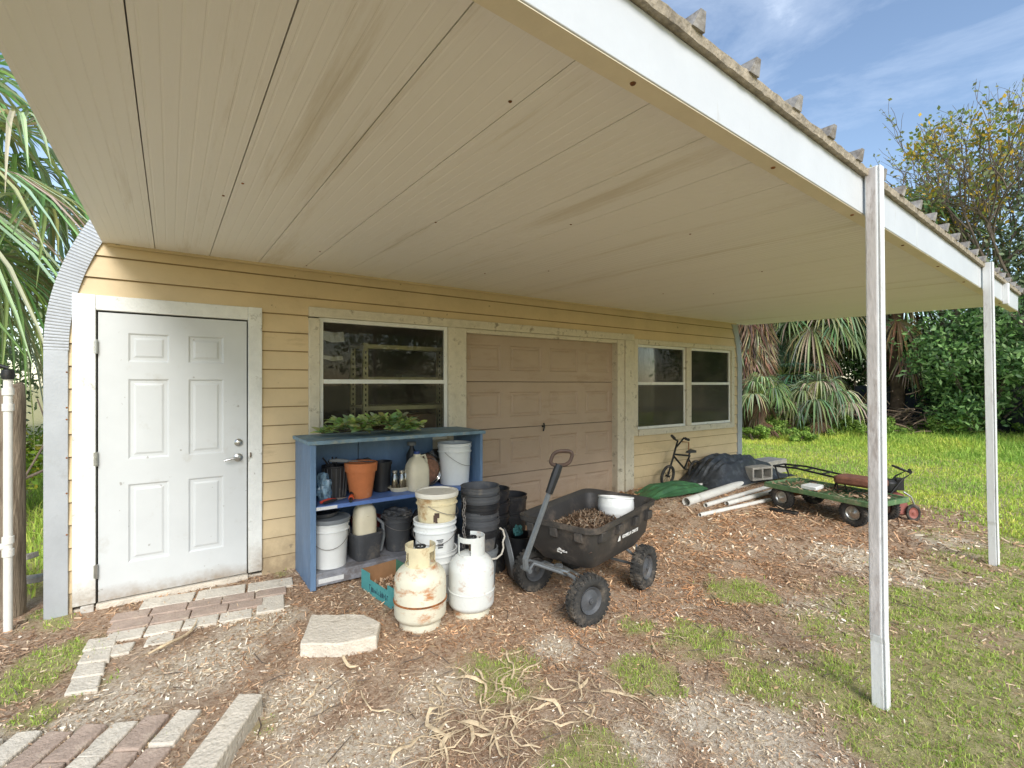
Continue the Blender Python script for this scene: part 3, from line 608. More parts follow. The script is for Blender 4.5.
# ------------------------------------------------------------ blue shelf and contents
SX,SY,SZ=.868,-.565,-.05
shelf=thing('wooden_shelf_unit','worn blue wooden shelf unit against the wall under the left window','shelf',(SX,SY,SZ))
W_=1.53; D_=.535; H_=1.135
mb=MB(); mb.box(0,.028,0,D_,0,H_-.03); mb.box(-.002,.04,-.014,0,0,H_-.03); mb.build('side_panel',M['blue'],shelf,bevel=.003)
mb=MB(); mb.box(W_-.025,W_,0,D_,0,H_-.03); mb.build('side_panel',M['blue'],shelf,bevel=.003)
mb=MB(); mb.box(-.02,W_+.02,-.022,D_+.01,H_-.0295,H_); mb.build('top_board',M['bluetop'],shelf,bevel=.004)
mb=MB(); mb.box(.029,W_-.026,.0,D_-.03,.6,.632); ms=mb.build('middle_shelf',M['blueshelf'],shelf,bevel=.003)
mb=MB(); mb.box(.029,W_-.026,.0,D_-.03,.09,.12); mb.box(.041,W_-.026,.002,.02,.02,.0895); bs_=mb.build('bottom_shelf',M['greyboard'],shelf,bevel=.003)
mb=MB(); mb.box(.029,.52,D_-.029,D_-.01,.121,H_-.03); mb.build('back_board',M['blue'],shelf)
mb=MB(); mb.box(.527,1.26,D_-.029,D_-.01,.121,H_-.03); mb.build('back_board',M['blue'],shelf)
mb=MB(); mb.box(.041,.20,-.002,-.0006,.603,.627); mb.build('price_strip',M['sticker'],ms)
mb=MB(); mb.box(.06,.25,-.0,.0012,.04,.075); mb.build('price_strip',M['sticker'],bs_)
ZU=SZ+.633; ZL=SZ+.121
def bail(mb,r,z,drop,fa=0,w=.0022):
    pts=[(r*math.cos(t),r*math.sin(t)*1.0,z-drop*math.sin(t)) for t in np.linspace(0,PI,17)]
    Mx=Matrix.Rotation(fa,4,'Z'); mb.tube([(p[0],-abs(p[1])*1.02,p[2]) for p in pts],w,6,Mx)
def bucket(name,label,x,y,z,rt,rb,h,m,lid=None,fa=0,drop=.1,rims=True,cat='bucket',group=None,bailm=None,rz=0):
    t=thing(name,label,cat,(x,y,z),rz,group); th=.004
    prof=[(0,0),(rb-.006,0),(rb,.006)]
    if rims: prof+=[(rb+(rt-rb)*.78,h*.78),(rt+.006,h*.785),(rt+.006,h*.80),(rb+(rt-rb)*.82,h*.805),(rb+(rt-rb)*.9,h*.9),(rt+.006,h*.905),(rt+.007,h*.925),(rt,h*.93),(rt+.002,h*.985),(rt+.008,h*.987),(rt+.008,h)]
    else: prof+=[(rt-.002,h*.9),(rt+.006,h*.905),(rt+.007,h)]
    prof+=[(rt-th,h),(rb-th,.01),(0,.01)]
    mb=MB(); mb.lathe(prof,40); mb.build('shell',m,t,smooth=.5)
    if lid:
        mb=MB(); mb.lathe([(rt-.01,h+.002),(rt+.011,h-.02),(rt+.013,h+.004),(rt+.01,h+.012),(rt-.006,h+.012),(rt-.012,h+.004),(0,h+.006)],40); mb.build('lid',lid,t,smooth=.5)
    if drop:
        mb=MB(); bail(mb,rt+.008,h*.8,drop,fa); mb.build('bail_handle',bailm or M['chain'],t)
    return t
# upper shelf
bucket('bucket','clean white plastic bucket on the upper right of the blue shelf',2.205,-.37,ZU,.155,.135,.385,M['white'],fa=.5,drop=-.0 or .13)
t=thing('flower_pot','orange terracotta flower pot on the blue shelf','flower pot',(1.30,-.42,ZU))
mb=MB(); mb.lathe([(0,0),(.083,0),(.086,.004),(.118,.215),(.128,.217),(.134,.285),(.128,.29),(.118,.285),(.108,.2),(.08,.01),(0,.01)],40); mb.build('pot_body',M['terra'],t,smooth=.5)
mb=MB(); mb.lathe([(0,.235),(.11,.235)],24); mb.build('soil',M['dark'],t)
t=thing('hand_trowel','grey handled hand trowel lying across the terracotta pot and black basket','trowel',(1.17,-.42,ZU+.30),R(-8))
mb=MB(); mb.tube([(-.12,0,.02),(-.06,0,.018),(0,0,.01),(.03,0,.005)],[.012,.016,.015,.01],10); mb.build('grip',M['mgrey'],t)
mb=MB(); mb.tube([(.03,0,.005),(.10,0,.0)],.005,8); mb.add([(.1,-.02,0),(.1,.02,0),(.2,.03,-.01),(.2,-.03,-.01),(.25,0,-.015)],[(0,1,2,3),(3,2,4)]); mb.build('blade',M['silver'],t)
t=thing('plastic_basket','black slatted plastic basket of tools left of the terracotta pot','basket',(1.12,-.31,ZU))
mb=MB(); mb.lathe([(0,0),(.08,0),(.1,.25),(.108,.255),(.108,.265),(.098,.265),(.078,.01),(0,.01)],28); mb.build('shell',M['black'],t,smooth=.5)
for k in range(18):
    a=2*PI*k/18; mb=MB(); mb.tube([(.083*math.cos(a),.083*math.sin(a),.01),(.103*math.cos(a),.103*math.sin(a),.25)],.004,5); 
    if k==0: allm=mb
    else: allm.v,allm.f=(allm.v+mb.v, allm.f+[tuple(i+len(allm.v) for i in f) for f in mb.f])
allm.build('ribs',M['dgrey'],t)
mb=MB()
for k in range(7): mb.tube([(random.uniform(-.05,.05),random.uniform(-.05,.05),.2),(random.uniform(-.12,.12),random.uniform(-.07,.07),random.uniform(.27,.34))],.007,6)
mb.build('tool_handles',M['black'],t)
def crumple(name,label,cat,loc,s,m,seed,n=3,amp=.25,squash=1):
    bm=bmesh.new(); bmesh.ops.create_icosphere(bm,subdivisions=n,radius=1); r_=random.Random(seed)
    from mathutils import noise as mn
    for v in bm.verts:
        d=mn.noise(v.co*2.1+Vector((seed,0,0)))*amp+mn.noise(v.co*5+Vector((0,seed,0)))*amp*.5; v.co*=1+d
        v.co.x*=s[0];v.co.y*=s[1];v.co.z*=s[2]; v.co.z=max(v.co.z,-s[2]*.85)+s[2]*.85
    me=bpy.data.meshes.new(name); bm.to_mesh(me); bm.free(); me.materials.append(m); me.shade_smooth(); me.set_sharp_from_angle(angle=.5)
    o=bpy.data.objects.new(name,me); COL.objects.link(o); o.location=loc; tag(o,label,cat); return o
crumple('plastic_bag','crinkled clear and blue plastic bag at the left end of the upper shelf','bag',(1.0,-.40,ZU),(.06,.07,.12),M['bag'],3,3,.5)
t=thing('pruning_shears','red and orange handled pruners at the front of the upper blue shelf','pruners',(1.05,-.51,ZU+.012),R(12))
mb=MB(); mb.tube([(-.1,0,.01),(-.03,.018,.014),(.03,.012,.012)],[.011,.015,.008],8); mb.build('handle',M['redp'],t)
mb=MB(); mb.tube([(-.09,-.035,.01),(-.02,-.02,.014),(.03,-.004,.012)],[.011,.013,.008],8); mb.build('handle',M['black'],t)
mb=MB(); mb.tube([(.03,.005,.012),(.08,.0,.012),(.13,.01,.012)],[.01,.007,.003],6); mb.build('blade',M['silver'],t)
t=thing('spray_nozzle','small orange and black hose nozzle beside the pruners on the shelf','nozzle',(1.19,-.52,ZU+.0),R(70))
mb=MB(); mb.tube([(-.03,0,.025),(.01,0,.03)],.02,12); mb.build('collar',M['orange'],t)
mb=MB(); mb.tube([(.011,0,.03),(.05,0,.04),(.08,0,.045)],[.018,.014,.017],10); mb.tube([(-.03,0,.022),(-.07,0,.012)],[.017,.011],8); mb.build('barrel',M['black'],t)
bucket('nursery_pot','round black pot just right of the terracotta pot on the shelf',1.52,-.30,ZU,.085,.068,.26,M['black'],drop=0,rims=False,cat='flower pot')
t=thing('serving_tray','off white oval tray under the glass jars','tray',(1.66,-.38,ZU))
mb=MB(); mb.lathe([(0,0),(.08,0),(.105,.035),(.112,.036),(.112,.04),(.1,.038),(.076,.006),(0,.006)],36,None,1.0,.75); mb.build('tray_body',M['cream'],t)
for k,(dx,dy,lab) in enumerate(((-.055,-.01,'clear glass jar on the left of the white tray'),(.0,-.035,'clear glass jar at the front middle of the white tray'),(.05,.0,'clear glass jar on the right of the white tray'))):
    t=thing('glass_jar',lab,'jar',(1.66+dx,-.38+dy,ZU+.008),0,'glass jars on the tray')
    mb=MB(); mb.lathe([(0,0),(.026,0),(.028,.01),(.028,.12),(.02,.14),(.02,.155)],20); mb.build('jar_wall',M['clear'],t)
    mb=MB(); mb.lathe([(0,.005),(.024,.005),(.024,.085+.01*k),(0,.09)],16); mb.build('contents',M['wood'],t)
    mb=MB(); mb.lathe([(.0,.175),(.023,.175),(.023,.155),(.0,.155)],20); mb.build('lid',M['silver'],t)
t=thing('plastic_jug','cream plastic jug on the upper shelf before the wicker ball','jug',(1.80,-.42,ZU))
mb=MB(); mb.sq([(0,0),(.09,0),(.095,.01),(.095,.17),(.088,.22),(.06,.27),(.03,.295),(.028,.315),(0,.315)],None,4); mb.build('jug_body',M['cream'],t,smooth=.7)
mb=MB(); mb.tube([(.03,0,.29),(.075,0,.30),(.092,0,.25),(.09,0,.18)],.011,8); mb.build('jug_handle',M['cream'],t)
mb=MB(); mb.lathe([(0,.34),(.026,.34),(.028,.315),(0,.315)],16); mb.build('cap',M['bluepl'],t)
t=thing('wicker_orb','reddish woven ball in a clear plastic rim behind the cream jug','ornament',(1.93,-.30,ZU))
mb=MB(); mb.lathe([(0,0)]+[(.135*math.sin(a),.145-.145*math.cos(a)) for a in np.linspace(.25,PI-.01,16)],28); mb.build('woven_body',M['wicker'],t,smooth=.8)
mb=MB(); mb.tube([(.15*math.cos(a),-.05,.15+.15*math.sin(a)) for a in np.linspace(0,2*PI,33)[:-1]],.008,6,closed=True); mb.tube([(.11*math.cos(a),-.095,.15+.11*math.sin(a)) for a in np.linspace(0,2*PI,33)[:-1]],.005,6,closed=True); mb.build('rim',M['clear'],t)
t=thing('dark_bottle','dark bottle with pale blue cap behind the cream jug','bottle',(1.85,-.19,ZU))
mb=MB(); mb.lathe([(0,0),(.05,0),(.052,.01),(.052,.28),(.02,.34),(.02,.37)],20); mb.build('bottle_body',M['black'],t)
mb=MB(); mb.lathe([(.0,.40),(.04,.395),(.04,.365),(0,.365)],20); mb.build('cap',M['mgrey'],t)
# lower shelf
bucket('bucket','white bucket with grey lid at the left of the lower shelf',1.055,-.405,ZL-.03,.142,.122,.40,M['white'],lid=M['mgrey'],fa=-.3,drop=.13)
t=thing('pot_saucer','dark round saucer lying on the lidded white bucket','saucer',(1.02,-.34,ZL+.385)); mb=MB(); mb.lathe([(0,0),(.1,0),(.125,.03),(.12,.032),(.1,.008),(0,.006)],32); mb.build('dish',M['dgrey'],t)
t=thing('square_planter','dark grey square planter on the lower shelf','planter',(1.335,-.40,ZL))
mb=MB(); mb.sq([(0,0),(.098,0),(.102,.006),(.118,.2),(.126,.202),(.127,.222),(.118,.222),(.096,.01),(0,.01)],Matrix.Rotation(.15,4,'Z'),6); mb.build('planter_body',M['dgrey'],t,smooth=.6)
mb=MB(); mb.lathe([(0,.18),(.11,.18)],16); mb.build('soil',M['dark'],t)
t=thing('watering_can','cream jug shaped container standing in the grey square planter','container',(1.33,-.42,ZL+.183))
mb=MB(); mb.sq([(0,0),(.088,0),(.09,.01),(.09,.16),(.082,.22),(.06,.26),(.035,.275),(0,.275)],None,3.2); mb.build('can_body',M['cream'],t,smooth=.7)
mb=MB()
for s in (-1,1): mb.tube([(s*.05,0,.25),(s*.058,0,.30),(s*.05,0,.325),(s*.04,0,.30)],.011,8)
mb.tube([(-.05,-.06,.21),(0,-.085,.18),(.05,-.06,.21)],.009,8); mb.build('handle_lugs',M['cream'],t)
bucket('nursery_pot','maroon pot half hidden behind the grey square planter',1.40,-.24,ZL,.125,.1,.29,M['maroon'],drop=0,rims=False,cat='flower pot')
t=bucket('bucket','dark grey ribbed bucket with crumpled clear plastic inside on the lower shelf',1.64,-.36,ZL,.125,.098,.31,M['dgrey'],drop=.06,fa=.2)
o=crumple('plastic_sheet','crumpled clear plastic sheet stuffed in the dark grey bucket','plastic sheet',(1.64,-.37,ZL+.27),(.115,.11,.05),M['bag'],9,4,.5); o.data.materials.clear(); o.data.materials.append(M['dgrey'])
t=thing('hose_piece','pale grey bent hose in front of the dark ribbed bucket','hose',(1.47,-.36,ZL)); mb=MB(); mb.tube([(-.06,.0,.27),(-.02,-.03,.30),(.02,-.05,.26),(.03,-.05,.15),(.0,-.06,.04),(-.05,-.08,.015),(-.09,-.06,.012)],.014,8); mb.build('hose_body',M['mgrey'],t)

crumple('black_bag','dark crumpled bag in the shadow between the jug and the white bucket','bag',(2.03,-.22,ZU),(.10,.07,.15),M['black'],33,3,.4)
crumple('black_bag','dark crumpled bag at the right end of the lower shelf','bag',(2.0,-.32,ZL),(.2,.12,.17),M['black'],35,3,.4)
crumple('black_bag','dark bundle behind the terracotta pot on the upper shelf','bag',(1.38,-.17,ZU),(.16,.06,.15),M['dgrey'],36,3,.4)
# cut plants on top
def lf(qb,base,d,up,L_,w,c,n=4,curl=.3):
    d=Vector(d).normalized(); up=Vector(up).normalized(); s=d.cross(up).normalized(); prev=None
    for k in range(n+1):
        t=k/n; ww=w*math.sin(PI*min(.97,.12+.85*t))**.8/2
        p=Vector(base)+d*L_*t+up*(L_*curl*(t-t*t*1.3))
        a,b=p-s*ww,p+s*ww
        if prev: qb.quad(prev[0],prev[1],b,a,c)
        prev=(a,b)
cut=thing('cut_greenery','heap of cut leafy green branches lying on top of the blue shelf','plants',(1.42,-.35,SZ+H_))
for k in range(12):
    qb=QB(); mbs=MB(); x0=-.40+.072*k; y0=random.uniform(-.12,.1); ang=random.uniform(-.5,.5)+(PI if k in (5,9,10,11) else 0); L_=random.uniform(.18,.32); zz=random.uniform(.03,.12)
    tip=(x0+L_*math.cos(ang),y0+L_*math.sin(ang)*.4,zz+random.uniform(.02,.12)); tip=(min(.46,max(-.42,tip[0])),tip[1],tip[2])
    pts=[(x0+(tip[0]-x0)*t,y0+(tip[1]-y0)*t,zz+(tip[2]-zz)*t*t) for t in (0,.3,.6,1)]
    mbs.tube(pts,[.008,.007,.006,.003],6); st=mbs.build('stem',M['bark'],cut)
    for j in range(75):
        t=random.random(); p=(x0+(tip[0]-x0)*t,y0+(tip[1]-y0)*t,zz+(tip[2]-zz)*t*t)
        a=random.uniform(0,2*PI); d=(math.cos(a)*.8+.3*math.cos(ang),math.sin(a)*.8,random.uniform(-.1,.7))
        base=random.choice([lin('#a8be74'),lin('#bccf86'),lin('#8fa868'),lin('#cddb9c'),lin('#9ab888')]); 
        if k==4: base=random.choice([lin('#8a7d55'),lin('#75694a')])
        lf(qb,p,d,(random.uniform(-.3,.3),random.uniform(-.5,.1),1),random.uniform(.06,.12),random.uniform(.03,.05),[c*random.uniform(.8,1.2) for c in base])
    qb.build('leaves',M['leaf'],st)

# white pail stack
sx,sy=1.60,-1.20; sz=gz(sx,sy)
stk=[('dirty_white','bottom',0),('white','middle',.235),('yellow','top',.45)]
b1=bucket('pail','plain white pail at the bottom of the stack of three',sx,sy,sz,.152,.128,.37,M['white'],fa=.2,drop=.09,group='stacked white pails')
b2=bucket('pail','white pail with small printed label, middle of the stack of three',sx-.005,sy,sz+.215,.15,.128,.37,M['white'],fa=-.6,drop=.08,group='stacked white pails')
b3=bucket('pail','yellow stained white pail with lid on top of the stack of three',sx+.008,sy-.004,sz+.43,.146,.125,.345,M['yellowed'],lid=M['whited'],fa=.7,drop=.08,group='stacked white pails')
def patch(r,a0,a1,z0,z1,name,m,p,out=.001,dr=0):
    mb=MB(); n=8; vs=[];fs=[]
    for k in range(n+1):
        a=a0+(a1-a0)*k/n
        vs+=[((r+out)*math.cos(a),(r+out)*math.sin(a),z0),((r+out+dr)*math.cos(a),(r+out+dr)*math.sin(a),z1)]
    for k in range(n): fs.append((2*k,2*k+2,2*k+3,2*k+1))
    mb.add(vs,fs); return mb.build(name,m,p,smooth=0)
for (a0,a1,z0,z1) in ((-1.95,-1.6,.245,.252),(-1.9,-1.62,.236,.241),(-1.86,-1.66,.228,.232),(-1.9,-1.6,.205,.222),(-1.88,-1.63,.19,.2)): patch(.1415,a0,a1,z0,z1,'printed_label',M['dgrey'],b2,.003)
for (a0,a1,z0,z1) in ((-2.2,-2.0,.16,.21),(-2.15,-1.9,.19,.225),(-2.1,-1.98,.13,.16)): patch(.139,a0,a1,z0,z1,'printed_mark',M['grip'],b3,.002)
# black pot stack
def nurs(x,y,z,rt,rb,h,m,lab,grp,name='nursery_pot'):
    t=thing(name,lab,'flower pot',(x,y,z),random.uniform(0,6),grp)
    mb=MB(); mb.lathe([(0,0),(rb,0),(rb+(rt-rb)*.7,h*.7),(rb+(rt-rb)*.7+.003,h*.705),(rt,h-.045),(rt+.006,h-.044),(rt+.007,h-.025),(rt+.001,h-.024),(rt+.003,h-.004),(rt+.007,h),(rt-.004,h),(rb-.004,.01),(0,.01)],36); mb.build('pot_shell',m,t,smooth=.5)
    return t
px_,py_=1.99,-1.20; pz=gz(px_,py_); ordn=['bottom','second','third','fourth','fifth','sixth','topmost']
nurs(px_,py_,pz,.128,.108,.30,M['mgrey'],'grey pot at the foot of the front black pot stack','pots in the front stack')
for k in range(6):
    nurs(px_+random.uniform(-.008,.008),py_+random.uniform(-.008,.008),pz+.20+k*.062,.137+.002*k,.11,.27,M['dgrey'] if k%3 else M['black'],'%s black nursery pot above the grey pot in the front stack'%(['first','second','third','fourth','fifth','topmost'][k]),'pots in the front stack')
for k in range(5):
    nurs(2.24+random.uniform(-.008,.008),-.98,gz(2.24,-.98)+.0+k*.10,.14,.11,.29,M['black'],'%s black nursery pot of the rear stack beside the shelf'%(['lowest','second','third','fourth','uppermost'][k]),'pots in the rear stack')
for k in range(2):
    nurs(2.53,-.82,gz(2.5,-.8)+.15*k,.15,.125,.42,M['black'],['lower tall black pot beside the garage door, under another','upper tall black pot beside the garage door'][k],'tall black pots by the garage door')
t=thing('pot_disc','large grey black plastic disc standing on edge beside the black pots','disc',(2.22,-1.22,gz(2.2,-1.2)+.0)); Mx=Matrix.Translation((0,0,.20))@Matrix.Rotation(R(-24),4,'Z')@Matrix.Rotation(R(80),4,'Y')
mb=MB(); mb.lathe([(0,0),(.17,0),(.2,.025),(.205,.025),(.205,.018),(.172,-.008),(0,-.008)],40,Mx); mb.build('disc_body',M['mgrey'],t,smooth=.6)
t=thing('rope_loop','white rope loop hanging on the front black pot stack','rope',(2.06,-1.33,pz+.2)); mb=MB(); mb.tube([(.02,0,.26),(.05,0,.24),(.06,-.01,.19),(.045,-.005,.15),(.055,0,.10),(.03,-.01,.06),(-.03,-.03,.045),(-.09,-.03,.05)],.007,8); mb.build('rope_strand',M['rope'],t)
t=thing('hanging_chain','grey chain hanging between the white pails and black pots','chain',(1.80,-1.27,pz+.30))
mb=MB()
for k in range(14):
    Mk=Matrix.Translation((.006*math.sin(k*1.3),0,.40-k*.026))@Matrix.Rotation(PI/2*(k%2)+.4,4,'Z')
    mb.tube([(.010*math.cos(a),0,.019*math.sin(a)) for a in np.linspace(0,2*PI,13)[:-1]],.0035,6,Mk,closed=True)
mb.build('links',M['chain'],t)
bucket('bucket','small navy blue bucket behind the two propane tanks',1.66,-1.45+.03,gz(1.7,-1.4),.085,.07,.20,M['bluepl'],drop=0,rims=False) if False else bucket('bucket','small navy blue bucket between the white pails and propane tanks',1.78,-1.40,gz(1.78,-1.40),.075,.06,.28,M['bluepl'],drop=0,rims=False)

# propane tanks
def tank(label,x,y,r,h,m,rz,collar_m):
    t=thing('propane_tank',label,'gas tank',(x,y,gz(x,y)-.005),rz)
    mb=MB(); e=[]
    for a in np.linspace(-PI/2,0,9): e.append((r*math.cos(a),.02+.07+.07*math.sin(a)))
    zt=h-.12
    e+=[(r,h*.38),(r+.004,h*.385),(r+.004,h*.40),(r,h*.405)]
    for a in np.linspace(0,PI/2,10): e.append((r*math.cos(a),h-.13+.12*math.sin(a)))
    e[-1]=(0,e[-1][1]); e[0]=(0,e[0][1])
    mb.lathe(e,48); mb.build('vessel',m,t,smooth=.7)
    mb=MB(); mb.lathe([(r*.78,0),(r*.80,0),(r*.80,.05),(r*.78,.05),(r*.78,0)],40); mb.build('foot_ring',M['tank1'],t)
    # collar with openings
    mb=MB(); rc=r*.56; z0=h-.04; seg=48
    def arc(a0,a1,zb,zt_):
        n=max(2,int(abs(a1-a0)/.13)); vs=[];fs=[]
        for k in range(n+1):
            a=a0+(a1-a0)*k/n
            for rr in (rc,rc+.005):
                vs+=[(rr*math.cos(a),rr*math.sin(a),zb),(rr*math.cos(a),rr*math.sin(a),zt_)]
        for k in range(n):
            b=4*k; fs+=[(b,b+4,b+5,b+1),(b+2,b+3,b+7,b+6),(b+1,b+5,b+7,b+3),(b,b+2,b+6,b+4)]
        fs+=[(0,1,3,2),(4*n,4*n+2,4*n+3,4*n+1)]
        mb.add(vs,fs)
    arc(.6,1.3,z0-.02,z0+.10); arc(-1.3,-.6,z0-.02,z0+.10) ; arc(2.4,3.88,z0-.02,z0+.10); arc(.6,5.68,z0+.1001,z0+.135); arc(-.6+0,.6,z0+.1202,z0+.154) if False else None; arc(.6,5.68,z0-.03,z0+.02)
    mb.build('collar',collar_m,t,smooth=.5,bevel=.001)
    mb=MB(); mb.tube([(0,0,h-.02),(0,0,h+.05)],.018,12); mb.tube([(-.03,0,h+.03),(.05,0,h+.03)],.014,10); mb.tube([(0,0,h+.05),(0,0,h+.075)],.008,8); mb.build('valve',M['brass'],t)
    mb=MB(); mb.tube([(.032*math.cos(a),.032*math.sin(a),h+.08) for a in np.linspace(0,2*PI,17)[:-1]],.007,6,closed=True); mb.tube([(-.03,0,h+.08),(.03,0,h+.08)],.005,6); mb.build('valve_wheel',M['blackm'],t)
    return t
tank('rusty cream propane tank, the left one nearest the camera','x',0,0,0,M['tank1'],0,M['tank1']) if False else None
t1=tank('rust streaked cream propane tank with brown collar, left of the two',1.345,-1.495,.168,.43,M['tank1'],R(60),M['yellowed'])
t2=tank('cleaner grey white propane tank with black valve, right of the two',1.70,-1.55,.156,.44,M['tank2'],R(100),M['tank2'])
mb=MB(); mb.lathe([(.1685,.168),(.1735,.171),(.1735,.179),(.1685,.182)],48); mb.build('rust_band',M['rust'],t1)
# crate
t=thing('produce_crate','teal printed cardboard produce crate lying beside the blue shelf','crate',(1.20,-.74,gz(1.25,-.9)),R(-82))
L_,Wd,Hh=.50,.30,.155
mb=MB(); 
mb.box(0,L_,0,.006,0,.11); mb.box(0,.13,0,.006,.1101,Hh); mb.box(L_-.1,L_,0,.006,.1101,Hh*.96); mb.build('side_panel',M['teal'],t,smooth=0)
mb=MB(); mb.box(0,L_,Wd-.006,Wd,0,.11); mb.box(0,.13,Wd-.006,Wd,.1101,Hh); mb.box(L_-.1,L_,Wd-.006,Wd,.1101,Hh); mb.build('side_panel',M['green_card'],t,smooth=0)
mb=MB(); mb.box(0,.006,.0065,Wd-.0065,0,Hh); mb.build('end_panel',M['card'],t,smooth=0)
mb=MB(); mb.box(L_-.006,L_,.0065,Wd-.0065,0,Hh); mb.build('end_panel',M['teal'],t,smooth=0)
mb=MB(); mb.box(.0065,L_-.0065,.0065,Wd-.0065,.002,.008); mb.build('base',M['card'],t,smooth=0)
mb=MB(); rr=random.Random(5)
xk=.13
while xk<.42:
    w_=rr.uniform(.014,.028); zb=.035+rr.uniform(-.004,.004); hh=rr.uniform(.025,.045)
    mb.box(xk,xk+.006,-.0012,-.0004,zb,zb+hh); mb.box(xk+.0061,xk+w_,-.0012,-.0004,zb+rr.choice([0,hh*.45,hh-.007]),zb+rr.choice([.007,hh*.45+.007,hh])); xk+=w_+.008
mb.build('printed_lettering',M['ink'],t,smooth=0)
# leaves and bits lying on the wagon deck
xx=rng.uniform(-.58,.58,260); yy=rng.uniform(-.3,.3,260); Vw,Cw=chips(xx,yy,rng.uniform(.03,.08,260),rng.uniform(.008,.03,260),MULCH*.8,.25); Vw[...,2]+=(-gzn(xx,yy)+.283)[:,None]
o=qmesh('deck_litter',Vw,Cw,M['dry'],None); o.location=(6.53,-1.86,gz(6.5,-1.8)); o.rotation_euler=(0,0,R(-99)); tag(o,'dry leaves and bits strewn on the green wagon deck','leaves',kind='stuff')
xx=rng.uniform(.03,L_-.03,500); yy=rng.uniform(.02,Wd-.02,500)
Vv,Cc=chips(xx,yy,rng.uniform(.03,.06,500),rng.uniform(.015,.03,500),MULCH,.5); Vv[...,2]=Vv[...,2]-Vv[...,2].mean()+.03; Vv[...,2]=np.clip(Vv[...,2],.01,.09)
o=qmesh('dead_leaves',Vv,Cc,M['dry'],None); o.location=t.location; o.rotation_euler=t.rotation_euler; tag(o,'brown dead leaves inside the teal crate','leaves',kind='stuff')

# slab, beam, pavers
def stone(name,poly,z0,z1,m,label,cat,group=None,seed=1,sub=3):
    cx_=sum(p[0] for p in poly)/len(poly); cy_=sum(p[1] for p in poly)/len(poly); gz_=gz(cx_,cy_)
    mb=MB(); mb.prism([(p[0]-cx_,p[1]-cy_) for p in poly],z0,z1)
    o=mb.build(name,m,None,smooth=.6,bevel=.008); o.location=(cx_,cy_,gz_)
    if label: tag(o,label,cat,group)
    s=o.modifiers.new('sub','SUBSURF'); s.subdivision_type='SIMPLE'; s.levels=s.render_levels=sub
    tx=bpy.data.textures.new('n','CLOUDS'); tx.noise_scale=.05
    d=o.modifiers.new('d','DISPLACE'); d.texture=tx; d.strength=.012; d.mid_level=.5; d.texture_coords='GLOBAL'
    return o
stone('concrete_slab',[(.75,-1.13),(1.03,-1.33),(1.08,-1.48),(1.0,-1.64),(.80,-1.60),(.61,-1.47)],-.02,.08,M['concrete'],'broken pale concrete slab on the mulch before the propane tanks','slab')
o=stone('concrete_beam',[(.27,-1.80),(.365,-1.87),(.04,-2.43),(-.07,-2.37)],-.02,.09,M['concrete'],'long pale concrete beam lying in the mulch at lower left','beam')
# two rows of small pavers, front left
row=[(-.60,-1.42,'c'),(-.455,-1.42,'b'),(-.32,-1.405,'b'),(-.185,-1.44,'c'),(-.055,-1.455,'b'),(.065,-1.52,'b')]
def paver(cx_,cy_,w,l,a,m,label,group,z1=.016,name='paving_brick'):
    c,s=math.cos(a),math.sin(a); poly=[]
    for u,v in ((-w/2,-l/2),(w/2,-l/2),(w/2,l/2),(-w/2,l/2)): poly.append((cx_+u*c-v*s,cy_+u*s+v*c))
    return stone(name,poly,-.03,z1,m,label,'paver',group,sub=2)
dirx,diry=-.31,-.53; dl=math.hypot(dirx,diry); dirx/=dl;diry/=dl; pa=math.atan2(-dirx,diry)  # rows follow the beam
nm=['first','second','third','fourth','fifth','sixth','seventh']
# columns of bricks to the left of the beam; each column runs parallel to it
bx0,by0=.19,-1.70; stp=.125; px2,py2=-diry*-1,dirx*-1
perp=(diry,-dirx)  # pointing left of beam
if perp[0]>0: perp=(-perp[0],-perp[1])
mats=['b','b','c','b','b','c','c']; desc={'b':'brown','c':'cream'}
for k in range(7):
    for j in range(3):
        jit=random.uniform(-.012,.012); off=.10+k*stp; st=.02+.03*random.random()+(.02*k)
        cx_=bx0+perp[0]*off+dirx*(st+.125+j*.235); cy_=by0+perp[1]*off+diry*(st+.125+j*.235)
        if k==0 and j==0: mm_='c'
        else: mm_=mats[(k+ (1 if j==1 and k%3==0 else 0))%7]
        paver(cx_,cy_,.108,.222,pa+random.uniform(-.03,.03),M['paver_'+mm_],'%s brick, %s row left of the concrete beam, %s from its wall end'%(desc[mm_],nm[k],['first','second','third'][j]),'bricks beside the concrete beam',.026+random.uniform(-.005,.005))
# door path: one structure of set pavers
mb=MB(); rp=random.Random(2)
def pq(pts,z1):
    cx_=sum(p[0] for p in pts)/4; cy_=sum(p[1] for p in pts)/4; g_=gz(cx_,cy_); mb.prism(pts,g_-.03,g_+z1+.009)
path_b=[];path_c=[]
# directions: along the door (x) slightly turned
ax=(.985,-.17); ay=(.17,.985); ox,oy=-.33,-.50
def pt(u,v): return (ox+ax[0]*u+ay[0]*v,oy+ax[1]*u+ay[1]*v)
def cell(u0,u1,v0,v1,g=.003): j=lambda: rp.uniform(-.003,.003); return [pt(u0+g+j(),v0+g+j()),pt(u1-g+j(),v0+g+j()),pt(u1-g+j(),v1-g+j()),pt(u0+g+j(),v1-g+j())]
for k in range(3): pq(cell(.10+k*.33,.10+(k+1)*.33-.01,.28,.46),.012)
for k in range(3): pass
o1=mb.build('path',M['paver_c'],None,bevel=.006); tag(o1,'cream and brown paver path before the white door',kind='structure')
mb=MB()
for k in range(5): pq(cell(-.02+k*.21,-.02+(k+1)*.21,.14,.275),.014)
for k in range(4): pq(cell(.0+k*.22,(k+1)*.22,-.005,.135),.012)
o2=mb.build('path',M['paver_b'],None,bevel=.006); tag(o2,'brown pavers in the middle of the door path',kind='structure')
mb=MB()
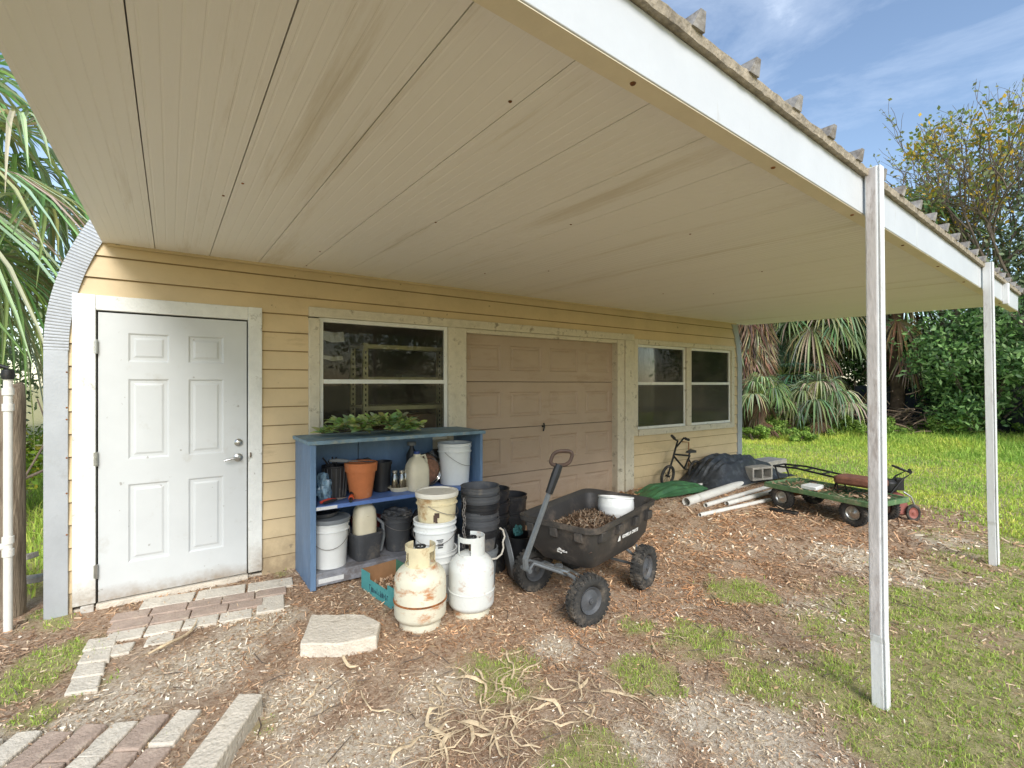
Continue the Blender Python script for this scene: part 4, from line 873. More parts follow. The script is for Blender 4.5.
for k in range(4): pq([(-.40+rp.uniform(-.01,.01)-.005*k,-.55-.16*k),(-.27+rp.uniform(-.01,.01)-.01*k,-.60-.16*k),(-.27-.01*k,-.745-.16*k),(-.42-.005*k,-.70-.16*k)],.01)
for k in range(4): pq(cell(.02+k*.2,.02+(k+1)*.2,-.16,-.015),.008+.003*rp.random())
pq(cell(-.02,.2,-.34,-.2),.006); pq(cell(.84,1.02,-.12,.14),.01); pq(cell(.25,.4,-.3,-.17),.005)
o3=mb.build('path',M['paver_c'],None,bevel=.008); tag(o3,'cream edging pavers of the door path',kind='structure')

# ------------------------------------------------------------ dump cart
cart=thing('dump_cart','black plastic garden dump cart with steel pull handle, filled with dry soil','garden cart',(2.64,-1.74,gz(2.6,-1.75)),R(15))
def rrect(hx,hy,r,n=5):
    pts=[]
    for cx_,cy_,a0 in ((hx-r,hy-r,0),(-hx+r,hy-r,PI/2),(-hx+r,-hy+r,PI),(hx-r,-hy+r,1.5*PI)):
        for k in range(n+1):
            a=a0+PI/2*k/n; pts.append((cx_+r*math.cos(a),cy_+r*math.sin(a)))
    return pts
def loft(mb,secs):
    n=len(secs[0][0]); vs=[];fs=[]
    for pts,z_ in secs:
        for i,(a,b) in enumerate(pts): vs.append((a,b,z_[i] if isinstance(z_,list) else z_))
    for s in range(len(secs)-1):
        for k in range(n): fs.append((s*n+k,s*n+(k+1)%n,(s+1)*n+(k+1)%n,(s+1)*n+k))
    fs.append(tuple(range(n))); fs.append(tuple((len(secs)-1)*n+k for k in range(n))); mb.add(vs,fs)
def zr(pts,z0): # rim drops at front, rises to the rear corners
    return [z0+.03*min(1,max(0,(p[0]+.1)/.5))*(1 if abs(p[1])>.1 else .6) for p in pts]
mb=MB(); zb=.30
o_=[rrect(.36,.22,.07),rrect(.44,.28,.08),rrect(.475,.305,.085),rrect(.50,.33,.09),rrect(.505,.335,.09),rrect(.488,.318,.085),rrect(.462,.292,.08),rrect(.42,.265,.075),rrect(.35,.21,.06)]
loft(mb,[(o_[0],zb),(o_[1],zb+.10),(o_[2],zr(o_[2],zb+.275)),(o_[3],zr(o_[3],zb+.28)),(o_[4],zr(o_[4],zb+.315)),(o_[5],zr(o_[5],zb+.318)),(o_[6],zr(o_[6],zb+.29)),(o_[7],zb+.12),(o_[8],zb+.02)])
mb.build('tub',M['tub'],cart,smooth=.55)
for gx in (-.36,-.12,.14,.36):
    for s in (-1,1): mb=MB(); mb.hexa([(gx-.035,s*.292,zb+.20),(gx+.035,s*.292,zb+.20),(gx+.035,s*.30,zb+.275),(gx-.035,s*.30,zb+.275),(gx-.035,s*.326,zb+.215),(gx+.035,s*.326,zb+.215),(gx+.035,s*.331,zb+.277),(gx-.035,s*.331,zb+.277)]); mb.build('rim_gusset',M['tub'],cart,bevel=.004)
for gy in (-.2,.0,.2):
    mb=MB(); mb.hexa([(-.462,gy-.03,zb+.20),(-.462,gy+.03,zb+.20),(-.47,gy+.03,zb+.275),(-.47,gy-.03,zb+.275),(-.493,gy-.03,zb+.215),(-.493,gy+.03,zb+.215),(-.498,gy+.03,zb+.277),(-.498,gy-.03,zb+.277)]); mb.build('rim_gusset',M['tub'],cart,bevel=.004)
from mathutils import noise as mn
mb=MB(); n=26; vs=[];fs=[]
for i in range(n+1):
    for j in range(n+1):
        u,v=i/n*2-1,j/n*2-1; x_=u*.435;y_=v*.268; hgt=.15+.08*(1-u*u)*(1-v*v)+.025*mn.noise(Vector((x_*9,y_*9,0)))+.012*mn.noise(Vector((x_*30,y_*30,3)))
        if abs(u)>.97 or abs(v)>.97: hgt-=.01
        vs.append((x_,y_,zb+hgt))
for i in range(n):
    for j in range(n): b=i*(n+1)+j; fs.append((b,b+1,b+n+2,b+n+1))
mb.add(vs,fs); soil=mb.build('soil_heap',mat('brown_soil','#5a463a',.95,var=.35,vs=20,dirt='#a08468',damt=.7,dthr=.52,ds=25,bump=1,bs=60),None,smooth=0); soil.location=cart.location; soil.rotation_euler=cart.rotation_euler; tag(soil,'heap of dry brown soil and leaves in the dump cart','soil',kind='stuff')
xx=rng.uniform(-.40,.40,2600); yy=rng.uniform(-.24,.24,2600); Vv,Cc=chips(xx,yy,rng.uniform(.015,.05,2600),rng.uniform(.005,.014,2600),MULCH*.42,.5)
base=gzn(xx,yy); hz=zb+.165+.08*(1-(xx/.435)**2)*(1-(yy/.268)**2); Vv[...,2]+= (hz-base)[:,None]
o=qmesh('leaf_litter',Vv,Cc,M['dry'],None); o.location=cart.location; o.rotation_euler=cart.rotation_euler; tag(o,'dry leaf litter over the soil in the dump cart','leaves',kind='stuff')
def wheel(parent,loc,rz,r=.163,w=.085,rimm=None,knob=True,rr_=.52):
    Mx=Matrix.Translation(loc)@Matrix.Rotation(rz,4,'Z')@Matrix.Rotation(PI/2,4,'X')
    mb=MB(); prof=[]; ri=r*rr_
    for k in range(21):
        a=-PI*.86+PI*1.72*k/20; prof.append((ri+(r-ri)*(.5+.5*math.cos(a)*1.0) if False else (r+ri)/2+(r-ri)/2*math.cos(a),w/2*math.sin(a)*1.05 if abs(math.sin(a))<.92 else w/2*math.copysign(.97,math.sin(a))))
    mb.lathe(prof,48,Mx)
    if knob:
        for k in range(30):
            a=2*PI*k/30
            for s in (-1,1):
                Mk=Mx@Matrix.Rotation(a+(s*.05),4,'Z')@Matrix.Translation((r*.972,0,s*w*.27)); mb.box(-.012,.006,-.009,.009,-w*.14,w*.14,Mk)
                Mk=Mx@Matrix.Rotation(a+.1,4,'Z')@Matrix.Translation((r*.92,0,s*w*.42)); mb.box(-.012,.006,-.006,.006,-.006,.006,Mk)
    t_=mb.build('wheel',M['rubber'],parent,smooth=.6)
    mb=MB(); mb.lathe([(0,w*.42),(r*.10,w*.42),(r*.11,w*.30),(r*.2,w*.22),(r*.42,w*.14),(ri*.93,w*.30),(ri*1.03,w*.36),(ri*1.04,w*.30),(ri*1.0,-w*.30),(ri*1.03,-w*.36),(ri*.9,-w*.3),(r*.4,-w*.1),(0,-w*.1)],40,Mx); mb.lathe([(0,w*.47),(r*.05,w*.47),(r*.06,w*.42)],10,Mx)
    mb.build('rim',rimm or M['dgrey'],t_,smooth=.6)
    return t_
r_=.163
wheel(cart,(.27,-.315,r_),R(0)); wheel(cart,(.27,.315,r_),R(180))
fa=R(-18); fc=(-.40,.015)
for s in (-1,1): wheel(cart,(fc[0]+(-math.sin(fa))*s*-.315*-1,fc[1]+math.cos(fa)*s*.315,r_),fa+(PI if s>0 else 0))
mb=MB()
mb.tube([(.27,-.27,r_),(.27,.27,r_)],.011,8)
for s in (-1,1): mb.tube([(.27,s*.26,r_),(.25,s*.24,.24),(.20,s*.20,zb-.005)],.011,8); mb.tube([(.27,s*.26,r_),(.34,s*.22,zb-.005)],.009,8); mb.tube([(-.3,s*.15,zb-.012),(.36,s*.17,zb-.012)],.012,8)
mb.build('rear_frame',M['frame'],cart)
ex,ey=-math.sin(fa),math.cos(fa)
def fp(u,v,z_): # front steering coords: u forward(-x), v along axle
    return (fc[0]-math.cos(fa)*u+ex*v, fc[1]-math.sin(fa)*u+ey*v, z_)
mb=MB(); mb.tube([fp(0,-.275,r_),fp(0,-.24,.215),fp(0,-.17,.255),fp(0,0,.262),fp(0,.17,.255),fp(0,.24,.215),fp(0,.275,r_)],.014,10)
mb.tube([fp(0,0,.26),fp(0,0,.29)],.03,12)
piv=(cart.matrix_world if False else (Matrix.Translation(Vector(cart.location))@Matrix.Rotation(R(15),4,'Z'))).inverted()
pv=piv@Vector((1.97,-1.82,.27)); gp=piv@Vector((2.205,-1.91,1.01))
for v in (-.09,.09): mb.tube([fp(0,v,.25),(pv.x+ex*v*.35+.05,pv.y+ey*v*.35,pv.z+.035),(pv.x+ex*v*.35,pv.y+ey*v*.35,pv.z)],.012,8)
mb.build('front_frame',M['frame'],cart)
mb=MB(); mb.tube([(-.42,-.16,zb-.03),(-.36,0,zb-.035),(-.42,.16,zb-.03)],.011,8); mb.tube([(-.45,-.1,zb-.02),(-.45,.1,zb-.02)],.015,8); mb.build('release_lever',M['silver'],cart)
mb=MB(); dv=(gp-pv); 
p0=pv; p1=pv+Vector((-.01,0,.07)); p2=p1+(gp-p1)*.66; p3=gp
mb.tube([p0,p1,p2],[.023,.022,.019],6); mb.tube([(p0.x+ex*-.05,p0.y+ey*-.05,p0.z),(p0.x+ex*.05,p0.y+ey*.05,p0.z)],.016,10)
hd=mb.build('pull_handle',M['frame'],cart,smooth=.3)
mb=MB(); q=(gp-p1).normalized(); mb.tube([p2-q*.01,p2+q*.12,gp-q*.045],[.026,.031,.028],8); mb.build('grip_sleeve',M['black'],hd)
side=q.cross(Vector((0,1,0))).normalized(); sd=Vector((ex,ey,0)).cross(Vector((0,0,1))); wd=(piv.to_3x3()@Vector((.82,-.57,0))).normalized(); up=q
mb=MB(); cc=gp+q*.0
mb.tube([cc+wd*(.068*math.copysign(abs(math.cos(a))**.7,math.cos(a)))+up*(.052*math.copysign(abs(math.sin(a))**.7,math.sin(a))) for a in np.linspace(0,2*PI,29)[:-1]],.013,8,closed=True); mb.build('loop_grip',M['grip'],hd)
# lettering on the long side
def text_obj(body,size,m,parent,M4,name='lettering',bold=.0,ext=.001):
    cu=bpy.data.curves.new('t','FONT'); cu.body=body; cu.size=size; cu.extrude=ext; cu.offset=bold; cu.align_x='CENTER'; cu.align_y='CENTER'
    o=bpy.data.objects.new('t',cu); COL.objects.link(o); dg=bpy.context.evaluated_depsgraph_get(); me=bpy.data.meshes.new_from_object(o.evaluated_get(dg)); bpy.data.objects.remove(o)
    me.materials.clear(); me.materials.append(m); ob=bpy.data.objects.new(name,me); COL.objects.link(ob); ob.parent=parent; ob.matrix_local=M4; return ob
slope=math.atan2(.025,.175)
Ms=Matrix.Translation((.07,-.2960,zb+.165))@Matrix.Rotation(PI/2+slope*0-.14,4,'X')
text_obj('GORILLA CARTS',.034,M['chromepaint'],cart,Matrix.Translation((.075,-.2985,zb+.165))@Matrix.Rotation(PI/2+.14,4,'X'),'logo_lettering',.0012)
mb=MB(); mb.prism([(-.022,-.018),(.016,-.018),(.012,.006),(.002,.022),(-.006,.014),(-.014,.004)],0,.0015,Matrix.Translation((-.095,-.2985,zb+.165))@Matrix.Rotation(PI/2+.14,4,'X')); mb.build('logo_mark',M['chromepaint'],cart)
mb=MB(); rr=random.Random(8); Ml=Matrix.Translation((-.4700,-.06,zb+.12))@Matrix.Rotation(-PI/2,4,'Z')@Matrix.Rotation(PI/2+.16,4,'X')
for k in range(16): u=rr.uniform(-.04,.04);v=rr.uniform(-.018,.018); mb.box(u,u+rr.uniform(.006,.02),v,v+rr.uniform(.004,.01),0.004,.006,Ml)
mb.build('worn_sticker',M['chromepaint'],cart,smooth=0)
# woven white pot resting in the cart
wx,wy=2.90,-1.76; t=thing('ceramic_planter','round white woven texture planter resting in the dump cart','planter',(wx,wy,gz(2.6,-1.75)+zb+.185),0,rot=(R(-6),R(8),0))
t.scale=(1.12,)*3
mb=MB(); prof=[(0,0),(.07,0),(.085,.01),(.115,.06),(.125,.11),(.122,.15),(.125,.158),(.119,.164),(.11,.158),(.105,.12),(.07,.03),(0,.03)]
seg=60; vs=[];fs=[]; m_=len(prof)
zz_=np.linspace(0,1,14); 
outer=[(np.interp(t_,[0,.08,.3,.6,.85,1],[.075,.088,.113,.125,.123,.119]),.004+.15*t_) for t_ in np.linspace(0,1,22)]
prof=[(0,0)]+outer+[(.126,.156),(.126,.166),(.114,.166),(.108,.12),(.07,.03),(0,.03)]; m_=len(prof)
for i in range(seg):
    a=2*PI*i/seg
    for k,(r0,z_) in enumerate(prof):
        b=.0028*(1 if (i//2+k//1)%2 else -1) if 1<k<22 else 0
        vs.append(((r0+b)*math.cos(a),(r0+b)*math.sin(a),z_))
for i in range(seg):
    j=(i+1)%seg
    for k in range(m_-1): fs.append((i*m_+k,j*m_+k,j*m_+k+1,i*m_+k+1))
mb.add(vs,fs); mb.build('planter_shell',M['crock'],t,smooth=.9)
mb=MB(); mb.lathe([(0,.12),(.107,.12)],24); mb.build('soil',M['card'],t)
crumple('teal_glove','crumpled pale teal work glove behind the cart by the black pots','glove',(2.33,-1.22,gz(2.3,-1.2)+.33),(.035,.03,.045),mat('teal_cloth','#4f8a8c',.9),21,3,.6)
# the glove lies on a black tub
bucket('tall_black_tub','black tub behind the cart holding the teal glove',2.36,-1.20,gz(2.36,-1.20),.12,.10,.33,M['black'],drop=0,rims=False,cat='tub')

# ------------------------------------------------------------ right-hand pile
def pipe(x0,y0,x1,y1,r,label,zo=0,hollow=True):
    z0=gz(x0,y0)+r+zo; z1=gz(x1,y1)+r+zo; t=thing('pvc_pipe',label,'pipe',(x0,y0,z0))
    v=Vector((x1-x0,y1-y0,z1-z0)); q=v.to_track_quat('Z','Y').to_matrix().to_4x4(); L_=v.length
    mb=MB(); mb.lathe([(r*.86,0),(r,0),(r,L_),(r*.86,L_),(r*.86,0)],20,q); mb.build('pipe_wall',M['pvc'],t,smooth=.5); return t
pipe(5.20,-.78,7.6,-.55,.055,'widest white pipe in the bundle, open end toward the camera')
pipe(5.42,-.90,7.3,-.80,.028,'thin white pipe lying just in front of the widest pipe')
pipe(5.75,-.98,7.2,-.95,.030,'short white pipe at the middle of the bundle')
pipe(5.06,-1.06,7.0,-1.16,.024,'long thin white pipe nearest the camera in the bundle')
pipe(5.35,-.35,6.6,-.45,.03,'white pipe at the back of the bundle beside the green sheet')
t=thing('cinder_block','grey hollow cinder block lying on the white pipes','block',(6.82,-.74,gz(6.9,-.7)+.10),R(-12))
mb=MB(); 
mb.box(0,.4,0,.03,0,.18);mb.box(0,.4,.16,.19,0,.18)
for xk in (0,.185,.37): mb.box(xk,xk+.03,.0301,.1599,0,.18)
mb.build('block_body',M['block'],t,smooth=0,bevel=.004).rotation_euler=(R(90),0,0); t.children[0].location=(0,.19,0)
def heap(name,label,cat,cx_,cy_,sx,sy,h,m,seed,folds=7,n=60,rz=0,kind=None):
    mb=MB(); vs=[];fs=[]; g0=gz(cx_,cy_)
    for i in range(n+1):
        for j in range(n+1):
            u,v=i/n*2-1,j/n*2-1; rr=max(abs(u),abs(v)); r2=math.hypot(u,v)
            r2=(abs(u)**3.2+abs(v)**3.2)**(1/3.2); hh=h*(1-sst(.45,1.0,min(r2,1.0)))*(1-.35*max(0,u)) ; hh=float(hh)
            p=Vector((u*sx*1.1,v*sy*folds,seed)); f=1-abs(mn.noise(p)*2); q_=mn.noise(p*2.7)
            hh*= .85+.20*f+.12*q_+.05*mn.noise(p*7); ex_=1+.12*mn.noise(Vector((u*2,v*2,seed+5)))
            c,s=math.cos(rz),math.sin(rz); X_=u*sx*ex_;Y_=v*sy*ex_
            vs.append((X_*c-Y_*s,X_*s+Y_*c,max(hh,0)+.012+.01*q_))
    for i in range(n):
        for j in range(n): b=i*(n+1)+j; fs.append((b,b+n+1,b+n+2,b+1))
    mb.add(vs,fs); o=mb.build(name,m,None,smooth=.5); o.location=(cx_,cy_,g0); tag(o,label,cat,kind=kind); return o
heap('black_tarp','folded black tarp heaped against the wall under the right windows','tarp',6.95,-.34,1.05,.40,.34,M['tarp'],4,folds=9,rz=R(-3))
heap('green_sheet','crumpled green plastic sheet on the ground beside the black tarp','plastic sheet',5.55,-.33,.68,.27,.09,M['gtarp'],9,folds=14,rz=R(-3))
stone('paving_slab',[(7.75,-.05),(8.5,-.1),(8.5,-.4),(7.8,-.4)],.0,.22,M['block'],'pale flat block behind the black tarp at the building corner','block')
# small bicycle
bk=thing('child_bicycle','small black bicycle leaning on the tan wall behind the green sheet','bicycle',(5.68,-.16,gz(5.6,-.2)),R(0),rot=(R(8),0,R(4)))
def ring(mb,c,r,w): mb.tube([(c[0]+r*math.cos(a),c[1],c[2]+r*math.sin(a)) for a in np.linspace(0,2*PI,29)[:-1]],w,8,closed=True)
for cx_ in (-.06,.62):
    mb=MB(); ring(mb,(cx_,0,.16),.14,.02); wh=mb.build('wheel',M['rubber'],bk)
    mb=MB()
    for k in range(10): a=2*PI*k/10; mb.tube([(cx_,0,.16),(cx_+.13*math.cos(a),0,.16+.13*math.sin(a))],.0025,4)
    mb.tube([(cx_,-.03,.16),(cx_,.03,.16)],.015,8); mb.build('spokes',M['blackm'],wh)
mb=MB(); mb.tube([(-.06,0,.16),(.02,0,.42),(.05,0,.55)],.014,8); mb.tube([(.02,0,.44),(.34,0,.22),(.44,0,.40),(.03,0,.46)],.014,8); mb.tube([(.34,0,.22),(.62,0,.16),(.42,0,.36)],.010,8); mb.build('frame',M['blackm'],bk)
mb=MB(); mb.tube([(.05,0,.55),(.03,-.03,.66),(-.10,-.08,.69),(-.26,-.12,.76)],.012,8); mb.tube([(.05,0,.55),(.14,.02,.58),(.26,.02,.67),(.40,.03,.63)],.012,8); mb.build('handlebar',M['blackm'],bk)
for p_ in (((-.28,-.125,.77),(-.17,-.1,.72)),((.30,.02,.66),(.41,.03,.63))): mb=MB(); mb.tube(p_,.02,8); mb.build('handgrip',M['black'],bk)
mb=MB(); mb.tube([(.42,0,.38),(.44,0,.45)],.011,8); mb.hexa([(.34,-.02,.45),(.52,-.055,.45),(.52,.055,.45),(.34,.02,.45),(.36,-.012,.475),(.52,-.05,.485),(.52,.05,.485),(.36,.012,.475)]); mb.build('saddle',M['black'],bk,bevel=.008)
mb=MB(); mb.tube([(0,0,0),(0,.0,.56),(-.16,0,.58)],.009,6); o=mb.build('bent_rod',M['rust'],None); o.location=(6.28,-.06,gz(6.3,-.1)); tag(o,'thin bent metal rod leaning on the wall below the right windows','rod')

# flat green wagon
wg=thing('flatbed_wagon','green steel flatbed garden wagon with four tyres beyond the pipes','garden wagon',(6.53,-1.86,gz(6.5,-1.8)),R(-99))
# local x along the wagon length (towards camera side), y across
mb=MB(); mb.box(-.62,.62,-.33,.33,.262,.272); 
for s in (-1,1): mb.box(-.635,.635,s*.345-.012,s*.345+.012,.245,.30)
for s in (-1,1): mb.box(s*.635-.012,s*.635+.012,-.333,.333,.245,.30)
mb.build('deck',M['gdeck'],wg,bevel=.003)
mb=MB()
for k in range(28): mb.box(-.60+k*.0445,-.592+k*.0445,-.33,.33,.2725,.277)
for k in range(14): mb.box(-.60,.62,-.31+k*.047,-.304+k*.047,.2775,.281)
mb.build('deck_mesh',M['gdeck'],wg,smooth=0)
for xk in (-.42,.42):
    for s in (-1,1): wheel(wg,(xk,s*.30,.145),PI if s>0 else 0,.145,.08,M['silver'],True,.5)
    mb=MB(); mb.tube([(xk,-.26,.145),(xk,.26,.145)],.012,8); mb.box(xk-.03,xk+.03,-.2,.2,.16,.245); mb.build('axle',M['rust'],wg)
mb=MB(); mb.tube([(-.42,0,.2),(.42,0,.2)],.02,8); mb.tube([(-.64,0,.2),(-.9,.1,.06),(-1.1,.2,.03)],.014,8); mb.build('chassis',M['blackm'],wg)
# frame seat and cushion lying on it
t=thing('tubular_frame','black tubular metal frame lying on the green wagon','metal frame',(6.75,-1.55,gz(6.5,-1.8)+.285),R(-92))
mb=MB(); 
for s in (0,.26): mb.tube([(-.5,s,.16),(-.2,s,.17),(.2,s,.13),(.5,s,.10)],.013,8); mb.tube([(-.48,s,.16),(-.42,s,.0)],.012,8); mb.tube([(.3,s,.12),(.26,s,.0)],.012,8)
for xk in (-.5,-.3,-.1,.12,.32,.5): mb.tube([(xk,0,.16-max(0,xk)*.12),(xk,.26,.16-max(0,xk)*.12)],.011,8)
mb.build('rails',M['blackm'],t)
t=thing('worn_cushion','rusty brown worn seat cushion on the wagon behind the post','cushion',(6.62,-2.13,gz(6.5,-1.8)+.285),R(-92))
mb=MB(); mb.prism(rrect(.24,.16,.07),.10,.19); mb.build('pad',M['rustc'],t,bevel=.025)
mb=MB(); mb.tube([(-.2,-.1,.0),(-.2,-.1,.1),(.2,-.1,.1),(.2,-.1,0)],.012,8); mb.tube([(-.2,.1,.0),(-.2,.1,.1),(.2,.1,.1),(.2,.1,0)],.012,8); mb.build('seat_frame',M['blackm'],t)
mb=MB(); mb.prism([(-.12,-.09),(.13,-.07),(.12,.09),(-.1,.1)],0,.05); o=mb.build('white_folded_cloth',M['white'],None,bevel=.01); o.location=(6.42,-1.70,gz(6.5,-1.8)+.284); tag(o,'folded white cloth on the green wagon deck','cloth')
# red machine
mw=thing('lawn_edger','old red wheeled lawn edger with black engine right of the wagon','lawn edger',(6.93,-2.33,gz(7.1,-2.3)),R(-50))
mw.scale=(.72,.72,1.0)
mb=MB(); mb.hexa([(-.2,-.16,.08),(.22,-.16,.06),(.22,.16,.06),(-.2,.16,.08),(-.2,-.14,.27),(.12,-.14,.30),(.12,.14,.30),(-.2,.14,.27)]); mb.build('housing',M['red'],mw,bevel=.015)
for (xk,yk) in ((.22,-.19),(.22,.19),(-.2,-.19),(-.2,.19)): wheel(mw,(xk,yk,.10),0 if yk<0 else PI,.10,.045,M['red'],False,.6)
mb=MB(); mb.lathe([(0,.31),(.11,.31),(.12,.34),(.12,.42),(.08,.45),(0,.45)],20,Matrix.Translation((-.04,0,0))); mb.box(-.2,-.08,-.08,.08,.30,.40); mb.box(.05,.16,-.06,.05,.33,.47); mb.build('engine',M['blackm'],mw,bevel=.01)
mb=MB()
for s in (-1,1): mb.tube([(-.1,s*.13,.25),(.12,s*.12,.48),(.24,s*.1,.54),(.06,s*.1,.60)],.013,8)
mb.tube([(.06,-.1,.60),(.06,.1,.60)],.013,8); mb.tube([(.2,-.15,.56),(.3,.1,.55)],.025,8); mb.build('handle',M['blackm'],mw)
mb=MB(); mb.tube([(.1,-.165,.33),(.2,-.17,.28),(.26,-.175,.16)],.012,8); mb.build('lever',M['silver'],mw)
mb=MB(); mb.prism(rrect(.16,.05,.04),0,.03); o=mb.build('scrap_plate',M['blackm'],None,bevel=.006); o.location=(6.12,-1.5,gz(6.1,-1.45)+.003); o.rotation_euler=(0,0,R(-75)); tag(o,'flat black scrap plate on the mulch before the wagon wheel','scrap')

# ------------------------------------------------------------ left corner: pipe, post, boards
t=thing('standpipe','white vertical water pipe with side elbow at the far left','pipe',(-.84,-.10,gz(-.84,-.1)))
mb=MB(); mb.tube([(0,0,-.05),(0,0,1.60)],.022,14); 
for z_ in (.5,.58,1.42,1.52): mb.tube([(0,0,z_-.02),(0,0,z_+.025)],.029,14)
mb.tube([(0,0,.545),(-.3,.05,.52)],.022,12); mb.build('pipe_run',M['pvc'],t,smooth=.6)
mb=MB(); mb.lathe([(0,1.60),(.03,1.60),(.034,1.63),(.03,1.66),(0,1.665)],14); mb.tube([(-.0,0,1.67),(-.05,0,1.69)],.012,8); mb.build('valve_head',M['blackm'],t)
t=thing('wooden_post','grey weathered round wooden post beside the building corner','post',(-.885,.20,gz(-.88,.2)))
mb=MB(); seg=18; lv=[-.05,.1,.3,.6,.9,1.2,1.45,1.53,1.56]; vs=[];fs=[]
for i,z_ in enumerate(lv):
    for k in range(seg):
        a=2*PI*k/seg; r0=.072+.008*mn.noise(Vector((math.cos(a)*3,math.sin(a)*3,z_*1.5)))+.004*((k%3)==0); r0*=(.95,1.05,1,1,.98,.98,1,.93,.7)[i]; vs.append((r0*math.cos(a),r0*math.sin(a),z_+(.03*math.cos(a) if i>6 else 0)))
for i in range(len(lv)-1):
    for k in range(seg): fs.append((i*seg+k,i*seg+(k+1)%seg,(i+1)*seg+(k+1)%seg,(i+1)*seg+k))
fs.append(tuple((len(lv)-1)*seg+k for k in range(seg))); mb.add(vs,fs); mb.build('shaft',M['wood'],t,smooth=.9)
for i,(x0,y0,x1,y1,z0,z1,w,lb) in enumerate(((-1.5,.75,-.75,.45,.02,.10,.10,'grey plank on the ground behind the wooden post'),(-1.4,1.1,-.85,.65,.05,.22,.09,'upper grey plank leaning behind the wooden post'))):
    mb=MB(); v=Vector((x1-x0,y1-y0,z1-z0)); mb.box(0,v.length,-w/2,w/2,-.02,.02); o=mb.build('old_plank',M['board'],None,bevel=.004); o.location=(x0,y0,z0+.0); o.rotation_euler=(0,-math.asin((z1-z0)/v.length),math.atan2(y1-y0,x1-x0)); tag(o,lb,'plank')
mb=MB(); mb.tube([(-2.0,1.3,.35),(-1.2,1.35,.62),(-.78,1.3,.83)],[.02,.016,.01],8); mb.tube([(-1.6,1.3,.1),(-1.1,1.2,.5),(-.82,1.1,1.1),(-.9,1.1,1.4)],[.012,.01,.008,.005],8); o=mb.build('fallen_branch',M['bark'],None); tag(o,'thin bare branch leaning behind the wooden post','branch')

# ------------------------------------------------------------ dry vines on the ground
t=None; mbs=MB(); rv=random.Random(12)
def strip(mb,pts,w):
    vs=[];fs=[]
    for i,p in enumerate(pts):
        a=Vector(pts[max(0,i-1)]);b=Vector(pts[min(len(pts)-1,i+1)]); d=(b-a).normalized(); s=Vector((-d.y,d.x,0)).normalized(); tw=.5*math.sin(i*.9)
        ww=w*(1 if 0<i<len(pts)-1 else .4)/2; s=Vector((s.x*math.cos(tw),s.y*math.cos(tw),math.sin(tw)))
        ww*=rv.uniform(.6,1.25); vs+=[Vector(p)-s*ww,Vector(p)+Vector((0,0,w*.16)),Vector(p)+s*ww]
    for i in range(len(pts)-1): b=3*i; fs+=[(b,b+1,b+4,b+3),(b+1,b+2,b+5,b+4)]
    mb.add(vs,fs)
TW=mbt.build('twigs',M['bark'],None); tag(TW,'small dry twigs scattered over the mulch','twigs',kind='stuff')
M['vine']=mat('dry_tan_stalk','#d6c09c',.9,var=.3,vs=18,dirt='#8a6a4c',damt=.6,dthr=.55,ds=20,bump=.3)
for k in range(110):
    if k<64: cx_,cy_=1.28+rv.gauss(0,.22),-2.52+rv.gauss(0,.14)
    else: cx_,cy_=rv.uniform(.3,2.6),rv.uniform(-3.1,-1.9)
    a=rv.uniform(0,2*PI); n=rv.randint(6,12); p=[cx_,cy_]; pts=[]; cur=rv.uniform(-.35,.35); w=rv.choice([.0025,.003,.004,.005,.007,.010,.017])
    for i in range(n):
        z_=gz(p[0],p[1])+.009+.020*abs(math.sin(i*.9+k))*(k<64)+(k%5)*.002*(k<64); pts.append((p[0],p[1],z_)); a+=cur+rv.uniform(-.45,.45); p[0]+=.042*math.cos(a); p[1]+=.042*math.sin(a)
    strip(mbs,pts,w)
o=mbs.build('dry_stalks',M['vine'],None,smooth=.8); tag(o,'tangle of dry tan palm stalks on the ground at the bottom centre','stalks',kind='stuff')
for i,(x0,y0,a,L_,lb) in enumerate(((.80,-1.66,-1.9,.16,'split brown bark piece leaning on the concrete slab'),(.95,-1.60,.9,.42,'curved dry stalk between the slab and the left propane tank'),(-.10,-1.0,.35,.4,'long thin twig lying across the cream pavers'))):
    mb=MB(); pts=[]; 
    for k in range(8): pts.append((x0+L_*k/7*math.cos(a+.08*k),y0+L_*k/7*math.sin(a+.08*k),gz(x0,y0)+.035+.01*math.sin(k)))
    mb.tube(pts,[.004]+[.009]*5+[.006,.002],6); o=mb.build('dry_stick',M['vine'],None); tag(o,lb,'stick')

# ------------------------------------------------------------ vegetation
def fan(qb,hub,d,up,Rr,c,n=26,droop=.35,spread=115,w=.045,dead=False):
    hub=Vector(hub); d=Vector(d).normalized(); s=d.cross(Vector(up)).normalized(); u=s.cross(d).normalized()
    for k in range(n):
        a=R(-spread+2*spread*k/(n-1)+random.uniform(-3,3)); dr=(d*math.cos(a)+s*math.sin(a)).normalized(); L_=Rr*(.72+.28*math.cos(a*.8))*random.uniform(.88,1.05)
        sw=(dr.cross(u)).normalized(); prev=None; cc=[x_*random.uniform(.72,1.25) for x_ in c]; dd=droop*random.uniform(.7,1.5)
        for t in (0,.35,.6,.82,1.0):
            ww=Rr*w*(.25,.9,1.0,.6,.08)[(0,.35,.6,.82,1.0).index(t)]/2
            p=hub+dr*L_*t*(1-.18*dd*t)+u*.10*L_*math.sin(t*PI)*.5+Vector((0,0,-1))*dd*L_*(t**2.2)
            fold=u*ww*.6
            a_,b_=p-sw*ww+fold,p+sw*ww+fold
            if prev:
                qb.quad(prev[0],prev[2],p,a_,cc); qb.quad(prev[2],prev[1],b_,p,[x_*.9 for x_ in cc])
            prev=(a_,b_,p)
